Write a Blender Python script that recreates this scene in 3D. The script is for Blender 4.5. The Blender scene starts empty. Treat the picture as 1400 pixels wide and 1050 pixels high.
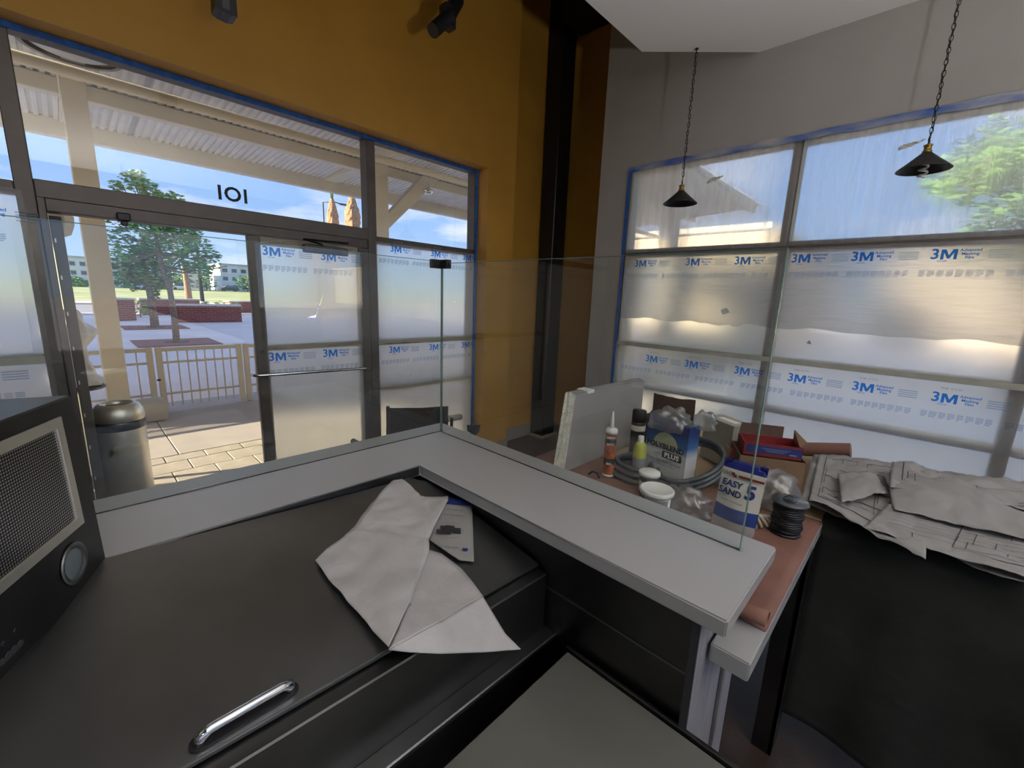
import bpy, bmesh, math, random
from mathutils import Vector, Matrix, noise
random.seed(7)
PI = math.pi
SC = bpy.context.scene
C = SC.collection
H = 1.75
# ---------------------------------------------------------------- camera
FPX = 583.5
RR = Vector((0.69456664, -0.71842085, 0.03806126))
RD = Vector((-0.11733919, -0.16532201, -0.97923447))
RF = Vector((0.70979482, 0.67567752, -0.19912607))
cam_d = bpy.data.cameras.new('camera')
cam = bpy.data.objects.new('camera', cam_d)
C.objects.link(cam)
U, B = -RD, -RF
cam.matrix_world = Matrix(((RR.x, U.x, B.x, 0), (RR.y, U.y, B.y, 0), (RR.z, U.z, B.z, H), (0, 0, 0, 1)))
cam_d.sensor_width = 36
cam_d.lens = FPX / 1400 * 36
cam_d.clip_start = 0.02
cam_d.clip_end = 1000
SC.camera = cam
# ---------------------------------------------------------------- world, sun, exposure
SKY_STRENGTH = 1.0
SUN_STRENGTH = 11.0
EXPOSURE = 0.65
vs = SC.view_settings
vs.view_transform = 'Standard'
vs.look = 'None'
vs.gamma = 1
vs.use_curve_mapping = False
vs.exposure = EXPOSURE
w = bpy.data.worlds.new('sky')
SC.world = w
w.use_nodes = True
nt = w.node_tree
nt.nodes.clear()
tc = nt.nodes.new('ShaderNodeTexCoord')
sp = nt.nodes.new('ShaderNodeSeparateXYZ')
nt.links.new(tc.outputs['Generated'], sp.inputs[0])
rp = nt.nodes.new('ShaderNodeValToRGB')
e = rp.color_ramp.elements
e[0].position = 0.0; e[0].color = (.40, .52, .66, 1)
e[1].position = 0.75; e[1].color = (.16, .30, .68, 1)
k = e.new(0.14); k.color = (.25, .40, .70, 1)
k = e.new(0.35); k.color = (.18, .34, .70, 1)
nt.links.new(sp.outputs['Z'], rp.inputs[0])
mp = nt.nodes.new('ShaderNodeMapping')
mp.inputs['Scale'].default_value = (1.5, 1.5, 6)
mp.inputs['Location'].default_value = (3.1, 7.7, 1.3)
nt.links.new(tc.outputs['Generated'], mp.inputs[0])
nz = nt.nodes.new('ShaderNodeTexNoise')
nz.inputs['Scale'].default_value = 2.2; nz.inputs['Detail'].default_value = 7; nz.inputs['Roughness'].default_value = .55
nt.links.new(mp.outputs[0], nz.inputs['Vector'])
cr = nt.nodes.new('ShaderNodeValToRGB')
cr.color_ramp.elements[0].position = .49; cr.color_ramp.elements[0].color = (0, 0, 0, 1)
cr.color_ramp.elements[1].position = .72; cr.color_ramp.elements[1].color = (.9, .9, .9, 1)
nt.links.new(nz.outputs[0], cr.inputs[0])
mx = nt.nodes.new('ShaderNodeMix'); mx.data_type = 'RGBA'
nt.links.new(cr.outputs[0], mx.inputs[0]); nt.links.new(rp.outputs[0], mx.inputs[6])
mx.inputs[7].default_value = (.88, .84, .82, 1)
bg = nt.nodes.new('ShaderNodeBackground'); bg.inputs[1].default_value = SKY_STRENGTH
nt.links.new(mx.outputs[2], bg.inputs[0])
ow = nt.nodes.new('ShaderNodeOutputWorld')
nt.links.new(bg.outputs[0], ow.inputs[0])
sd = bpy.data.lights.new('sun', 'SUN')
sd.energy = SUN_STRENGTH; sd.color = (1.0, .86, .66); sd.angle = math.radians(.6)
sun = bpy.data.objects.new('sun', sd); C.objects.link(sun)
sun.location = (-20, 8, 12)
sun.rotation_euler = Vector((1, -.4, -.27)).to_track_quat('-Z', 'Y').to_euler()
FILL_POWER = 7.0
UP_FILL_POWER = 620.0      # unseen fill light added, aimed at the ceiling panel
# two unseen fill lamps added behind the camera brighten the room

# ---------------------------------------------------------------- helpers
def ray(px, py):
    return RR * ((px - 700) / FPX) + RD * ((py - 525) / FPX) + RF
def onx(px, py, x): d = ray(px, py); return d * (x / d.x) + Vector((0, 0, H))
def ony(px, py, y): d = ray(px, py); return d * (y / d.y) + Vector((0, 0, H))
def onz(px, py, z): d = ray(px, py); return d * ((z - H) / d.z) + Vector((0, 0, H))
def onpl(px, py, p, n):
    d = ray(px, py); o = Vector((0, 0, H)); return o + d * (((p - o).dot(n)) / d.dot(n))

def new(): return bmesh.new()
def box(bm, x0, x1, y0, y1, z0, z1, bev=0, M=None, seg=1):
    vs_ = [bm.verts.new(p) for p in ((x0,y0,z0),(x1,y0,z0),(x1,y1,z0),(x0,y1,z0),(x0,y0,z1),(x1,y0,z1),(x1,y1,z1),(x0,y1,z1))]
    fs = [bm.faces.new([vs_[i] for i in f]) for f in ((3,2,1,0),(4,5,6,7),(0,1,5,4),(1,2,6,5),(2,3,7,6),(3,0,4,7))]
    if M is not None: bmesh.ops.transform(bm, matrix=M, verts=vs_)
    if bev:
        es = list({e for f in fs for e in f.edges})
        bmesh.ops.bevel(bm, geom=es, offset=bev, segments=seg, affect='EDGES', profile=.5)
    return bm
def hexa(bm, p8, bev=0):
    vs_ = [bm.verts.new(p) for p in p8]
    fs = [bm.faces.new([vs_[i] for i in f]) for f in ((3,2,1,0),(4,5,6,7),(0,1,5,4),(1,2,6,5),(2,3,7,6),(3,0,4,7))]
    if bev:
        es = list({e for f in fs for e in f.edges})
        bmesh.ops.bevel(bm, geom=es, offset=bev, segments=1, affect='EDGES')
    return bm
def lathe(bm, prof, c=(0, 0, 0), n=24, M=None):
    rings = []; made = []
    for r, z in prof:
        if r < 1e-5:
            v = bm.verts.new((c[0], c[1], c[2] + z)); rings.append([v]); made.append(v)
        else:
            rg = [bm.verts.new((c[0] + r*math.cos(2*PI*i/n), c[1] + r*math.sin(2*PI*i/n), c[2] + z)) for i in range(n)]
            rings.append(rg); made += rg
    for a, b in zip(rings, rings[1:]):
        for i in range(n):
            j = (i + 1) % n
            q = [a[i % len(a)], a[j % len(a)], b[j % len(b)], b[i % len(b)]]
            u = []
            for v in q:
                if v not in u: u.append(v)
            if len(u) > 2:
                try: bm.faces.new(u)
                except ValueError: pass
    if M is not None: bmesh.ops.transform(bm, matrix=M, verts=made)
    return bm
def tube(bm, pts, r, n=8, cap=True, closed=False):
    pts = [Vector(p) for p in pts]
    rs = r if isinstance(r, (list, tuple)) else [r]*len(pts)
    rings = []; up = None
    N = len(pts)
    for i, p in enumerate(pts):
        if closed: t = pts[(i+1) % N] - pts[i-1]
        else: t = pts[min(i+1, N-1)] - pts[max(i-1, 0)]
        t = t.normalized()
        if up is None: up = Vector((0,0,1)) if abs(t.z) < .9 else Vector((1,0,0))
        a = t.cross(up).normalized(); b = a.cross(t).normalized(); up = b
        rings.append([bm.verts.new(p + (a*math.cos(2*PI*k/n) + b*math.sin(2*PI*k/n))*rs[i]) for k in range(n)])
    prs = list(zip(rings, rings[1:])) + ([(rings[-1], rings[0])] if closed else [])
    for A, Bq in prs:
        for k in range(n):
            bm.faces.new((A[k], A[(k+1) % n], Bq[(k+1) % n], Bq[k]))
    if cap and not closed:
        bm.faces.new(rings[0][::-1]); bm.faces.new(rings[-1])
    return bm
def grid(bm, fn, nu, nv, th=0):
    g = [[bm.verts.new(fn(i/nu, j/nv)) for j in range(nv+1)] for i in range(nu+1)]
    fs = [bm.faces.new((g[i][j], g[i+1][j], g[i+1][j+1], g[i][j+1])) for i in range(nu) for j in range(nv)]
    return bm
def prism(bm, pts, vec):
    vec = Vector(vec); pts = [Vector(p) for p in pts]
    a = [bm.verts.new(p) for p in pts]; b = [bm.verts.new(p + vec) for p in pts]
    bm.faces.new(a); bm.faces.new(b[::-1])
    n = len(a)
    for i in range(n): bm.faces.new((a[i], b[i], b[(i+1) % n], a[(i+1) % n]))
    return bm
def solid(o, t, off=0):
    m = o.modifiers.new('thickness', 'SOLIDIFY'); m.thickness = t; m.offset = off; return o
def wpos(o):
    p = Vector((0, 0, 0))
    while o is not None: p += o.location; o = o.parent
    return p
def obj(name, bm, m, parent=None, label=None, cat=None, group=None, kind=None, smooth=False, normals=True):
    if normals: bmesh.ops.recalc_face_normals(bm, faces=bm.faces)
    if parent is None:
        xs = [v.co for v in bm.verts]
        off = Vector(((min(v.x for v in xs)+max(v.x for v in xs))/2, (min(v.y for v in xs)+max(v.y for v in xs))/2, min(v.z for v in xs)))
        loc = off
    else:
        off = wpos(parent); loc = Vector((0, 0, 0))
    bmesh.ops.translate(bm, verts=bm.verts, vec=-off)
    me = bpy.data.meshes.new(name)
    bm.to_mesh(me); bm.free()
    for mm in (m if isinstance(m, (list, tuple)) else [m]): me.materials.append(mm)
    if smooth:
        for p in me.polygons: p.use_smooth = True
    o = bpy.data.objects.new(name, me); C.objects.link(o)
    o.parent = parent; o.location = loc
    if label: o['label'] = label
    if cat: o['category'] = cat
    if group: o['group'] = group
    if kind: o['kind'] = kind
    return o
def autosm(o, ang=40):
    for p in o.data.polygons: p.use_smooth = True
    o.data.set_sharp_from_angle(angle=math.radians(ang)); return o
def struct(name, bm, m, parent=None, **k): return obj(name, bm, m, parent, kind=None if parent else 'structure', **k)
def thing(name, loc, label, cat, group=None):
    o = bpy.data.objects.new(name, None); C.objects.link(o)
    o.empty_display_size = .05; o.location = loc; o['label'] = label; o['category'] = cat
    if group: o['group'] = group
    return o
def dup(o, parent=None, delta=None):
    c = o.copy(); C.objects.link(c)
    if parent is not None: c.parent = parent
    if delta is not None: c.location = Vector(o.location) + Vector(delta)
    for ch in [x for x in bpy.data.objects if x.parent == o]: dup(ch, c)
    return c
_tc = {}
def text_polys(s, size, bold=0.0, shear=0, space=1.0):
    key = (s, size, bold, shear, space)
    if key in _tc: return _tc[key]
    cu = bpy.data.curves.new('t', 'FONT'); cu.body = s; cu.size = size; cu.offset = bold; cu.shear = shear
    cu.space_character = space
    cu.align_x = 'CENTER'; cu.align_y = 'CENTER'; cu.resolution_u = 3; cu.fill_mode = 'FRONT'
    o = bpy.data.objects.new('t', cu); C.objects.link(o)
    bpy.context.view_layer.update()
    me = bpy.data.meshes.new_from_object(o.evaluated_get(bpy.context.evaluated_depsgraph_get()))
    r = ([v.co.copy() for v in me.vertices], [tuple(p.vertices) for p in me.polygons])
    bpy.data.objects.remove(o); bpy.data.curves.remove(cu); bpy.data.meshes.remove(me)
    _tc[key] = r; return r
def add_text(bm, s, size, o, ux, uy, bold=0.0, shear=0, space=1.0):
    vs_, fs = text_polys(s, size, bold, shear, space)
    o = Vector(o); ux = Vector(ux); uy = Vector(uy)
    vv = [bm.verts.new(o + ux*v.x + uy*v.y) for v in vs_]
    for f in fs:
        try: bm.faces.new([vv[i] for i in f])
        except ValueError: pass
def add_rect(bm, o, ux, uy, w_, h_):
    o = Vector(o); ux = Vector(ux); uy = Vector(uy)
    bm.faces.new([bm.verts.new(o + ux*a*w_/2 + uy*b*h_/2) for a, b in ((-1,-1),(1,-1),(1,1),(-1,1))])

# ---------------------------------------------------------------- materials
def mat(name, col, rough=.6, metal=0, var=0, vscale=6, bump=0, bscale=60, stretch=None, spec=.5, coat=0, detail=4, var_col=None):
    m = bpy.data.materials.new(name); m.use_nodes = True
    t = m.node_tree; b = t.nodes['Principled BSDF']
    b.inputs['Base Color'].default_value = (*col, 1); b.inputs['Roughness'].default_value = rough
    b.inputs['Metallic'].default_value = metal; b.inputs['Specular IOR Level'].default_value = spec
    b.inputs['Coat Weight'].default_value = coat
    co = t.nodes.new('ShaderNodeTexCoord'); mp_ = t.nodes.new('ShaderNodeMapping')
    t.links.new(co.outputs['Object'], mp_.inputs[0])
    if stretch: mp_.inputs['Scale'].default_value = stretch
    if var or var_col:
        n = t.nodes.new('ShaderNodeTexNoise'); n.inputs['Scale'].default_value = vscale; n.inputs['Detail'].default_value = detail
        t.links.new(mp_.outputs[0], n.inputs['Vector'])
        r = t.nodes.new('ShaderNodeValToRGB'); r.color_ramp.elements[0].position = .35; r.color_ramp.elements[1].position = .68
        c2 = var_col if var_col else [min(1, c*(1+var)) for c in col]
        c1 = col if var_col else [c*(1-var) for c in col]
        r.color_ramp.elements[0].color = (*c1, 1); r.color_ramp.elements[1].color = (*c2, 1)
        t.links.new(n.outputs[0], r.inputs[0]); t.links.new(r.outputs[0], b.inputs['Base Color'])
        rm = t.nodes.new('ShaderNodeMapRange'); rm.inputs[3].default_value = max(0, rough-.08); rm.inputs[4].default_value = min(1, rough+.08)
        t.links.new(n.outputs[0], rm.inputs[0]); t.links.new(rm.outputs[0], b.inputs['Roughness'])
    if bump:
        n2 = t.nodes.new('ShaderNodeTexNoise'); n2.inputs['Scale'].default_value = bscale; n2.inputs['Detail'].default_value = 5
        t.links.new(mp_.outputs[0], n2.inputs['Vector'])
        bp = t.nodes.new('ShaderNodeBump'); bp.inputs['Strength'].default_value = bump; bp.inputs['Distance'].default_value = .01
        t.links.new(n2.outputs[0], bp.inputs['Height']); t.links.new(bp.outputs[0], b.inputs['Normal'])
    return m
def node(m, ty): return m.node_tree.nodes.new(ty)
def glassmat(name, tint=(.97, .985, .975), refl=1.0, ior=1.5):
    m = bpy.data.materials.new(name); m.use_nodes = True; t = m.node_tree; t.nodes.clear()
    o = node(m, 'ShaderNodeOutputMaterial'); mxs = node(m, 'ShaderNodeMixShader')
    lw = node(m, 'ShaderNodeLayerWeight'); lw.inputs[0].default_value = .5
    p5 = node(m, 'ShaderNodeMath'); p5.operation = 'POWER'; p5.inputs[1].default_value = 4.5
    f0 = ((ior-1)/(ior+1))**2
    ma = node(m, 'ShaderNodeMath'); ma.operation = 'MULTIPLY_ADD'; ma.inputs[1].default_value = 1-f0; ma.inputs[2].default_value = f0
    t.links.new(lw.outputs['Facing'], p5.inputs[0]); t.links.new(p5.outputs[0], ma.inputs[0])
    tr = node(m, 'ShaderNodeBsdfTransparent'); tr.inputs[0].default_value = (*tint, 1)
    g = node(m, 'ShaderNodeBsdfGlossy'); g.inputs['Roughness'].default_value = .0; g.inputs[0].default_value = (refl, refl, refl, 1)
    t.links.new(ma.outputs[0], mxs.inputs[0]); t.links.new(tr.outputs[0], mxs.inputs[1]); t.links.new(g.outputs[0], mxs.inputs[2])
    t.links.new(mxs.outputs[0], o.inputs[0]); return m
def filmmat(name, clear, col=(.93, .93, .92), streak=0, gloss=.06, scale=(1, 1, 1), wr=.4, fwd=.6, frough=.55):
    """thin plastic: part clear, part scattering light forward, through and back"""
    m = bpy.data.materials.new(name); m.use_nodes = True; t = m.node_tree; t.nodes.clear()
    o = node(m, 'ShaderNodeOutputMaterial')
    tl = node(m, 'ShaderNodeBsdfTranslucent'); df = node(m, 'ShaderNodeBsdfDiffuse'); tr = node(m, 'ShaderNodeBsdfTransparent')
    rf = node(m, 'ShaderNodeBsdfRefraction'); rf.inputs['Roughness'].default_value = frough; rf.inputs['IOR'].default_value = 1.12
    gl = node(m, 'ShaderNodeBsdfGlossy'); gl.inputs['Roughness'].default_value = .25
    tl.inputs[0].default_value = (*col, 1); df.inputs[0].default_value = (*col, 1); rf.inputs[0].default_value = (*col, 1)
    a = node(m, 'ShaderNodeMixShader'); a.inputs[0].default_value = .15
    t.links.new(tl.outputs[0], a.inputs[1]); t.links.new(df.outputs[0], a.inputs[2])
    a2 = node(m, 'ShaderNodeMixShader'); a2.inputs[0].default_value = fwd
    t.links.new(a.outputs[0], a2.inputs[1]); t.links.new(rf.outputs[0], a2.inputs[2])
    b = node(m, 'ShaderNodeMixShader'); t.links.new(a2.outputs[0], b.inputs[1]); t.links.new(tr.outputs[0], b.inputs[2])
    c = node(m, 'ShaderNodeMixShader'); c.inputs[0].default_value = gloss
    t.links.new(b.outputs[0], c.inputs[1]); t.links.new(gl.outputs[0], c.inputs[2]); t.links.new(c.outputs[0], o.inputs[0])
    co = node(m, 'ShaderNodeTexCoord'); mp_ = node(m, 'ShaderNodeMapping'); mp_.inputs['Scale'].default_value = scale
    t.links.new(co.outputs['Object'], mp_.inputs[0])
    n = node(m, 'ShaderNodeTexNoise'); n.inputs['Scale'].default_value = 5; n.inputs['Detail'].default_value = 6
    t.links.new(mp_.outputs[0], n.inputs['Vector'])
    r = node(m, 'ShaderNodeMapRange'); r.inputs[1].default_value = .3; r.inputs[2].default_value = .7
    r.inputs[3].default_value = max(0, clear-streak); r.inputs[4].default_value = min(1, clear+streak)
    t.links.new(n.outputs[0], r.inputs[0]); t.links.new(r.outputs[0], b.inputs[0])
    bp = node(m, 'ShaderNodeBump'); bp.inputs['Strength'].default_value = wr; bp.inputs['Distance'].default_value = .02
    t.links.new(n.outputs[0], bp.inputs['Height'])
    for s in (tl, df, gl): t.links.new(bp.outputs[0], s.inputs['Normal'])
    return m
M = {}
M['yellow'] = mat('yellow paint', (.52, .27, .035), .55, var=.06, vscale=3, bump=.12, bscale=120)
M['grey_wall'] = mat('warm grey paint', (.37, .355, .33), .7, var=.05, vscale=2, bump=.12, bscale=120)
M['white_paint'] = mat('white paint', (.90, .88, .86), .7, bump=.06, bscale=150)
M['ceiling'] = mat('dark ceiling paint', (.035, .035, .037), .8)
M['black_paint'] = mat('black satin paint', (.008, .008, .010), .35, bump=.05)
M['floor'] = mat('brown floor tile', (.045, .030, .022), .45, var=.3, vscale=5, bump=.1)
M['baseboard'] = mat('grey rubber base', (.28, .25, .23), .6)
M['alu'] = mat('bronze aluminium', (.135, .118, .105), .45, metal=.5, var=.12, vscale=8)
M['alu_tan'] = mat('dusty tan aluminium', (.30, .26, .19), .5, metal=.3, var=.2, vscale=9)
M['blue_tape'] = mat('blue masking tape', (.02, .12, .42), .6, var=.25, vscale=25, bump=.4, bscale=80)
M['tape_worn'] = mat('torn blue tape with plaster smears', (.02, .10, .42), .6, var_col=(.45, .46, .45), vscale=9, bump=.4, bscale=60, stretch=(1, .35, 1))
M['glass'] = glassmat('window glass')
M['guard_glass'] = glassmat('clear counter glass', (.965, .985, .972), 1.0, 1.52)
M['glass_edge'] = mat('polished glass edge', (.16, .26, .22), .15, spec=.8)
M['film'] = filmmat('milky masking film', .05, (.99, .985, .97), .03, gloss=.04)
M['film_thin'] = filmmat('thin hazy plastic', .24, (.97, .96, .94), .14, scale=(1, 5, .35), wr=.6, fwd=.45, frough=.4)
M['film_double'] = filmmat('doubled masking film', .02, (.68, .675, .665), .0, scale=(1, .8, 5), wr=1.0)
M['film_tape'] = mat('dusty film tape', (.42, .42, .35), .7, var=.1, vscale=10)
M['print_blue'] = filmmat('blue print', 0, (.05, .30, .88), 0, gloss=.02, fwd=.6)
M['print_pale'] = filmmat('pale blue print', .1, (.58, .66, .80), 0, gloss=.02, fwd=.6)
M['slab'] = mat('white solid surface', (.35, .35, .35), .3, spec=.5)
M['steel'] = mat('brushed stainless steel', (.235, .24, .245), .38, metal=1, var=.12, vscale=3, bump=.02, bscale=200)
M['steel_dark'] = mat('dull dark steel', (.10, .10, .10), .38, metal=1, var=.2, vscale=4)
M['steel_light'] = mat('bright stainless steel', (.80, .78, .70), .42, metal=1, var=.1, vscale=6)
M['chrome'] = mat('polished chrome', (.75, .76, .78), .10, metal=1)
M['black_plastic'] = mat('black plastic', (.010, .010, .012), .4)
M['dark_metal'] = mat('dark shade enamel', (.018, .016, .014), .42, spec=.4)
M['brass'] = mat('aged brass', (.33, .22, .06), .35, metal=1)
M['bulb'] = mat('white bulb glass', (.75, .75, .72), .25)
M['cream'] = mat('cream painted steel', (.72, .66, .52), .55, var=.04, vscale=3)
M['corrugated'] = mat('corrugated grey metal', (.78, .77, .74), .5, var=.06, vscale=3)
M['concrete'] = mat('broom finished concrete', (.52, .46, .41), .9, var=.07, vscale=2, bump=.2, bscale=80)
M['plaza'] = mat('grey plaza concrete', (.86, .70, .62), .9, var=.07, vscale=.6, bump=.1)
M['paver'] = mat('sand coloured paver', (.50, .44, .36), .9, var=.12, vscale=7, bump=.3)
M['joint'] = mat('dark paver joint', (.13, .11, .095), 1)
M['asphalt'] = mat('asphalt', (.30, .29, .30), .95, var=.08, vscale=.4)
M['pale_walk'] = mat('pale warm walk', (.84, .73, .60), .9, var=.04, vscale=2)
M['kerb'] = mat('pale kerb', (.62, .55, .50), .9)
M['grass'] = mat('dry meadow grass', (.30, .36, .10), 1, var_col=(.55, .52, .25), vscale=.15, detail=8)
M['bark'] = mat('grey brown bark', (.26, .19, .14), .95, var=.3, vscale=14, bump=.8, bscale=40)
M['palm_bark'] = mat('shaggy palm bark', (.36, .22, .12), .95, var=.5, vscale=18, bump=1, bscale=30)
M['leaf'] = mat('green leaves', (.15, .30, .08), .6, var_col=(.24, .42, .12), vscale=1.2)
M['leaf2'] = mat('olive leaves', (.14, .22, .05), .6, var_col=(.36, .38, .12), vscale=1.2)
M['shrub'] = mat('pale green shrub leaves', (.20, .32, .08), .7, var_col=(.4, .48, .2), vscale=2)
M['mulch'] = mat('red tree grate', (.25, .085, .07), .9, var=.2, vscale=8)
M['capstone'] = mat('pale cap stone', (.55, .53, .50), .85)
M['facade'] = mat('white stucco', (.72, .72, .74), .9)
M['facade_warm'] = mat('warm pale stucco', (.62, .54, .44), .9)
M['facade_warm2'] = mat('warm cream stucco', (.62, .52, .38), .9)
M['facade2'] = mat('grey stucco', (.46, .45, .47), .9)
M['far_glass'] = mat('dark window pane', (.09, .10, .13), .3)
M['cardboard'] = mat('brown cardboard', (.20, .125, .07), .85, var=.12, vscale=10, bump=.1)
M['cardboard_dark'] = mat('dark brown cardboard', (.085, .045, .032), .85, var=.15, vscale=8)
M['kraft'] = mat('red brown masking paper', (.20, .095, .07), .75, var=.12, vscale=6, bump=.5, bscale=8)
M['grey_card'] = mat('grey carton', (.36, .34, .30), .8)
M['orange_tube'] = mat('orange tube print', (.52, .13, .03), .4, var_col=(.08, .03, .02), vscale=28)
M['white_plastic'] = mat('white plastic', (.72, .72, .68), .35)
M['yellow_bottle'] = mat('yellow green label', (.42, .43, .05), .35, var=.2, vscale=18)
M['hose'] = mat('dark grey conduit', (.06, .068, .078), .33, spec=.6)
M['bag'] = filmmat('crumpled clear bag', .45, (.8, .8, .78), .25, gloss=.18, wr=1.0)
M['bag_white'] = filmmat('crumpled white bag', .06, (.75, .75, .74), .03, gloss=.12, wr=1.0)
M['navy'] = mat('navy print', (.015, .03, .16), .5)
M['navy2'] = mat('deep blue panel', (.012, .045, .22), .45)
M['red'] = mat('red print', (.20, .018, .02), .5)
M['ink'] = mat('black ink', (.02, .02, .025), .6)
M['grey_ink'] = mat('grey ink', (.22, .22, .24), .7)
M['plan_ink'] = mat('faded plan ink', (.06, .06, .07), .8)
M['paper'] = mat('white paper', (.27, .265, .255), .8, var=.05, vscale=5, bump=.35, bscale=14)
M['parchment'] = mat('waxed parchment paper', (.42, .405, .395), .45, var=.08, vscale=7, bump=1.0, bscale=9)
M['sheetrock'] = mat('grey panel face', (.24, .23, .225), .8, var=.05)
M['core'] = mat('white crumbly panel edge', (.72, .70, .60), .9, var=.18, vscale=40, bump=.6, bscale=90)
M['tan_wood'] = mat('tan plywood', (.42, .30, .18), .7)
M['wood_grey'] = mat('whitewashed wood panel', (.26, .25, .27), .7, var=.15, vscale=5, stretch=(8, 8, 1))
M['groove'] = mat('dark groove', (.03, .03, .035), .8)
M['black_fabric'] = mat('black nylon cloth', (.018, .017, .016), .8, var=.3, vscale=10, bump=.4, bscale=10)
M['drape'] = mat('dark moving blanket', (.017, .018, .015), .95, var=.35, vscale=6, bump=.6, bscale=9)
M['spot'] = mat('black spotlight housing', (.012, .012, .014), .4)
M['low_top'] = mat('olive grey enamel top', (.17, .17, .15), .35, metal=.3, var=.08, vscale=3)
M['rubber'] = mat('grey rubber cable', (.05, .05, .055), .5)
M['cable_white'] = mat('off white strips', (.55, .50, .38), .6)
M['lens'] = mat('frosted lamp lens', (.13, .16, .17), .25, spec=.7)
# perforated grease filter
m = mat('perforated steel', (.45, .45, .45), .28, metal=1); M['mesh'] = m
t = m.node_tree; b = t.nodes['Principled BSDF']
vo = node(m, 'ShaderNodeTexVoronoi'); vo.voronoi_dimensions = '2D'; vo.inputs['Scale'].default_value = 170; vo.inputs['Randomness'].default_value = 0
co = node(m, 'ShaderNodeTexCoord'); da = node(m, 'ShaderNodeVectorMath'); da.operation = 'DOT_PRODUCT'; da.inputs[1].default_value = (.44, .898, 0)
db = node(m, 'ShaderNodeSeparateXYZ'); cm = node(m, 'ShaderNodeCombineXYZ')
t.links.new(co.outputs['Object'], da.inputs[0]); t.links.new(co.outputs['Object'], db.inputs[0])
t.links.new(da.outputs['Value'], cm.inputs[0]); t.links.new(db.outputs['Z'], cm.inputs[1]); t.links.new(cm.outputs[0], vo.inputs['Vector'])
r = node(m, 'ShaderNodeValToRGB'); r.color_ramp.elements[0].position = .26; r.color_ramp.elements[0].color = (.75, .75, .75, 1)
r.color_ramp.elements[1].position = .40; r.color_ramp.elements[1].color = (.06, .06, .06, 1)
t.links.new(vo.outputs['Distance'], r.inputs[0]); t.links.new(r.outputs[0], b.inputs['Base Color'])
# brick wall far off (a brick is under 10 px there)
m = mat('red brick masonry', (.3, .09, .06), .9); M['brick'] = m
t = m.node_tree; b = t.nodes['Principled BSDF']
bt = node(m, 'ShaderNodeTexBrick'); bt.inputs['Scale'].default_value = 1; bt.inputs['Brick Width'].default_value = .30; bt.inputs['Row Height'].default_value = .1
bt.inputs['Mortar Size'].default_value = .008
bt.inputs['Color1'].default_value = (.30, .085, .06, 1); bt.inputs['Color2'].default_value = (.21, .06, .045, 1); bt.inputs['Mortar'].default_value = (.36, .25, .22, 1)
co = node(m, 'ShaderNodeTexCoord'); mp_ = node(m, 'ShaderNodeMapping'); mp_.inputs['Rotation'].default_value = (PI/2, 0, 0)
t.links.new(co.outputs['Object'], mp_.inputs[0]); t.links.new(mp_.outputs[0], bt.inputs['Vector']); t.links.new(bt.outputs[0], b.inputs['Base Color'])

# ================================================================ room shell
YW, XW, CE = 3.27, 3.78, 5.0          # inner faces of the door wall and of the right wall, ceiling
XL, YB = -4.6, -4.2
bm = new(); box(bm, XL, 4.5, YB, 3.62, -.12, 0); struct('floor', bm, M['floor'], label='dark brown tiled floor')
bm = new(); box(bm, XL-.2, 4.7, YB-.2, 3.62, CE, CE+.15); struct('ceiling', bm, M['ceiling'], label='dark high ceiling')
# door wall: yellow above and right of the storefront, reveals
bm = new()
box(bm, XL, 3.37, YW, 3.55, 2.955, CE); box(bm, 2.99, 3.37, YW, 3.55, 0, 2.955); box(bm, XL, -3.3, YW, 3.55, 0, 2.955)
struct('wall_front', bm, M['yellow'], label='yellow painted wall above and beside the storefront')
bm = new(); box(bm, 3.37, 4.55, 3.52, 3.62, 0, CE); box(bm, 4.36, 4.55, 2.52, 3.52, 0, CE)
struct('wall_corner', bm, M['yellow'], label='yellow recessed corner behind the black column')
WB, WT = -3.2, 2.93   # right storefront: y from WB to 2.2, z .12 to 2.93
bm = new()
box(bm, XW, 3.98, YB, 2.52, WT, CE); box(bm, XW, 3.98, 2.20, 2.52, 0, WT); box(bm, XW, 3.98, YB, 2.2, 0, .12); box(bm, XW, 3.98, YB, WB, .12, WT); box(bm, 3.98, 4.36, 2.44, 2.52, 0, CE)
struct('wall_right', bm, M['grey_wall'], label='warm grey wall around the film covered windows')
bm = new(); box(bm, XL-.2, XL, YB, 3.55, 0, CE); struct('wall_left', bm, M['grey_wall'])
bm = new(); box(bm, XL-.2, 4.1, YB-.2, YB, 3.2, CE); box(bm, XL-.2, 4.1, YB-.2, YB, 0, .9)
for xx in (XL-.2, -2.6, -.3, 1.9, 3.9): box(bm, xx, xx+.2, YB-.2, YB, .9, 3.2)  # unseen window openings added to let more daylight in
struct('wall_back', bm, M['grey_wall'], label='rear wall with a row of plain windows added for daylight')
bm = new(); box(bm, -30, 60, -60, -4.4, -.2, -.01); struct('ground_rear', bm, M['concrete'])
bm = new(); box(bm, 2.99, 3.385, YW-.012, YW, 0, .15, .003); box(bm, 3.372, 3.385, YW, 3.52, 0, .15); box(bm, 3.385, 4.36, 3.505, 3.52, 0, .15)
struct('baseboard_front', bm, M['baseboard'])
bm = new(); box(bm, XW-.012, XW, 2.21, 2.53, 0, .15, .003); box(bm, 4.345, 4.36, 2.52, 3.505, 0, .15); struct('baseboard_right', bm, M['baseboard'])
bm = new()
prism(bm, [(-1.2, -3.6, 3.585), (-1.2, 1.87, 3.585), (3.23, 1.87, 3.585), (3.78, 1.22, 3.585), (3.78, -3.6, 3.585)], (0, 0, .5))
struct('trim_1', bm, M['white_paint'], label='white dropped ceiling panel with a clipped corner')
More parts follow.
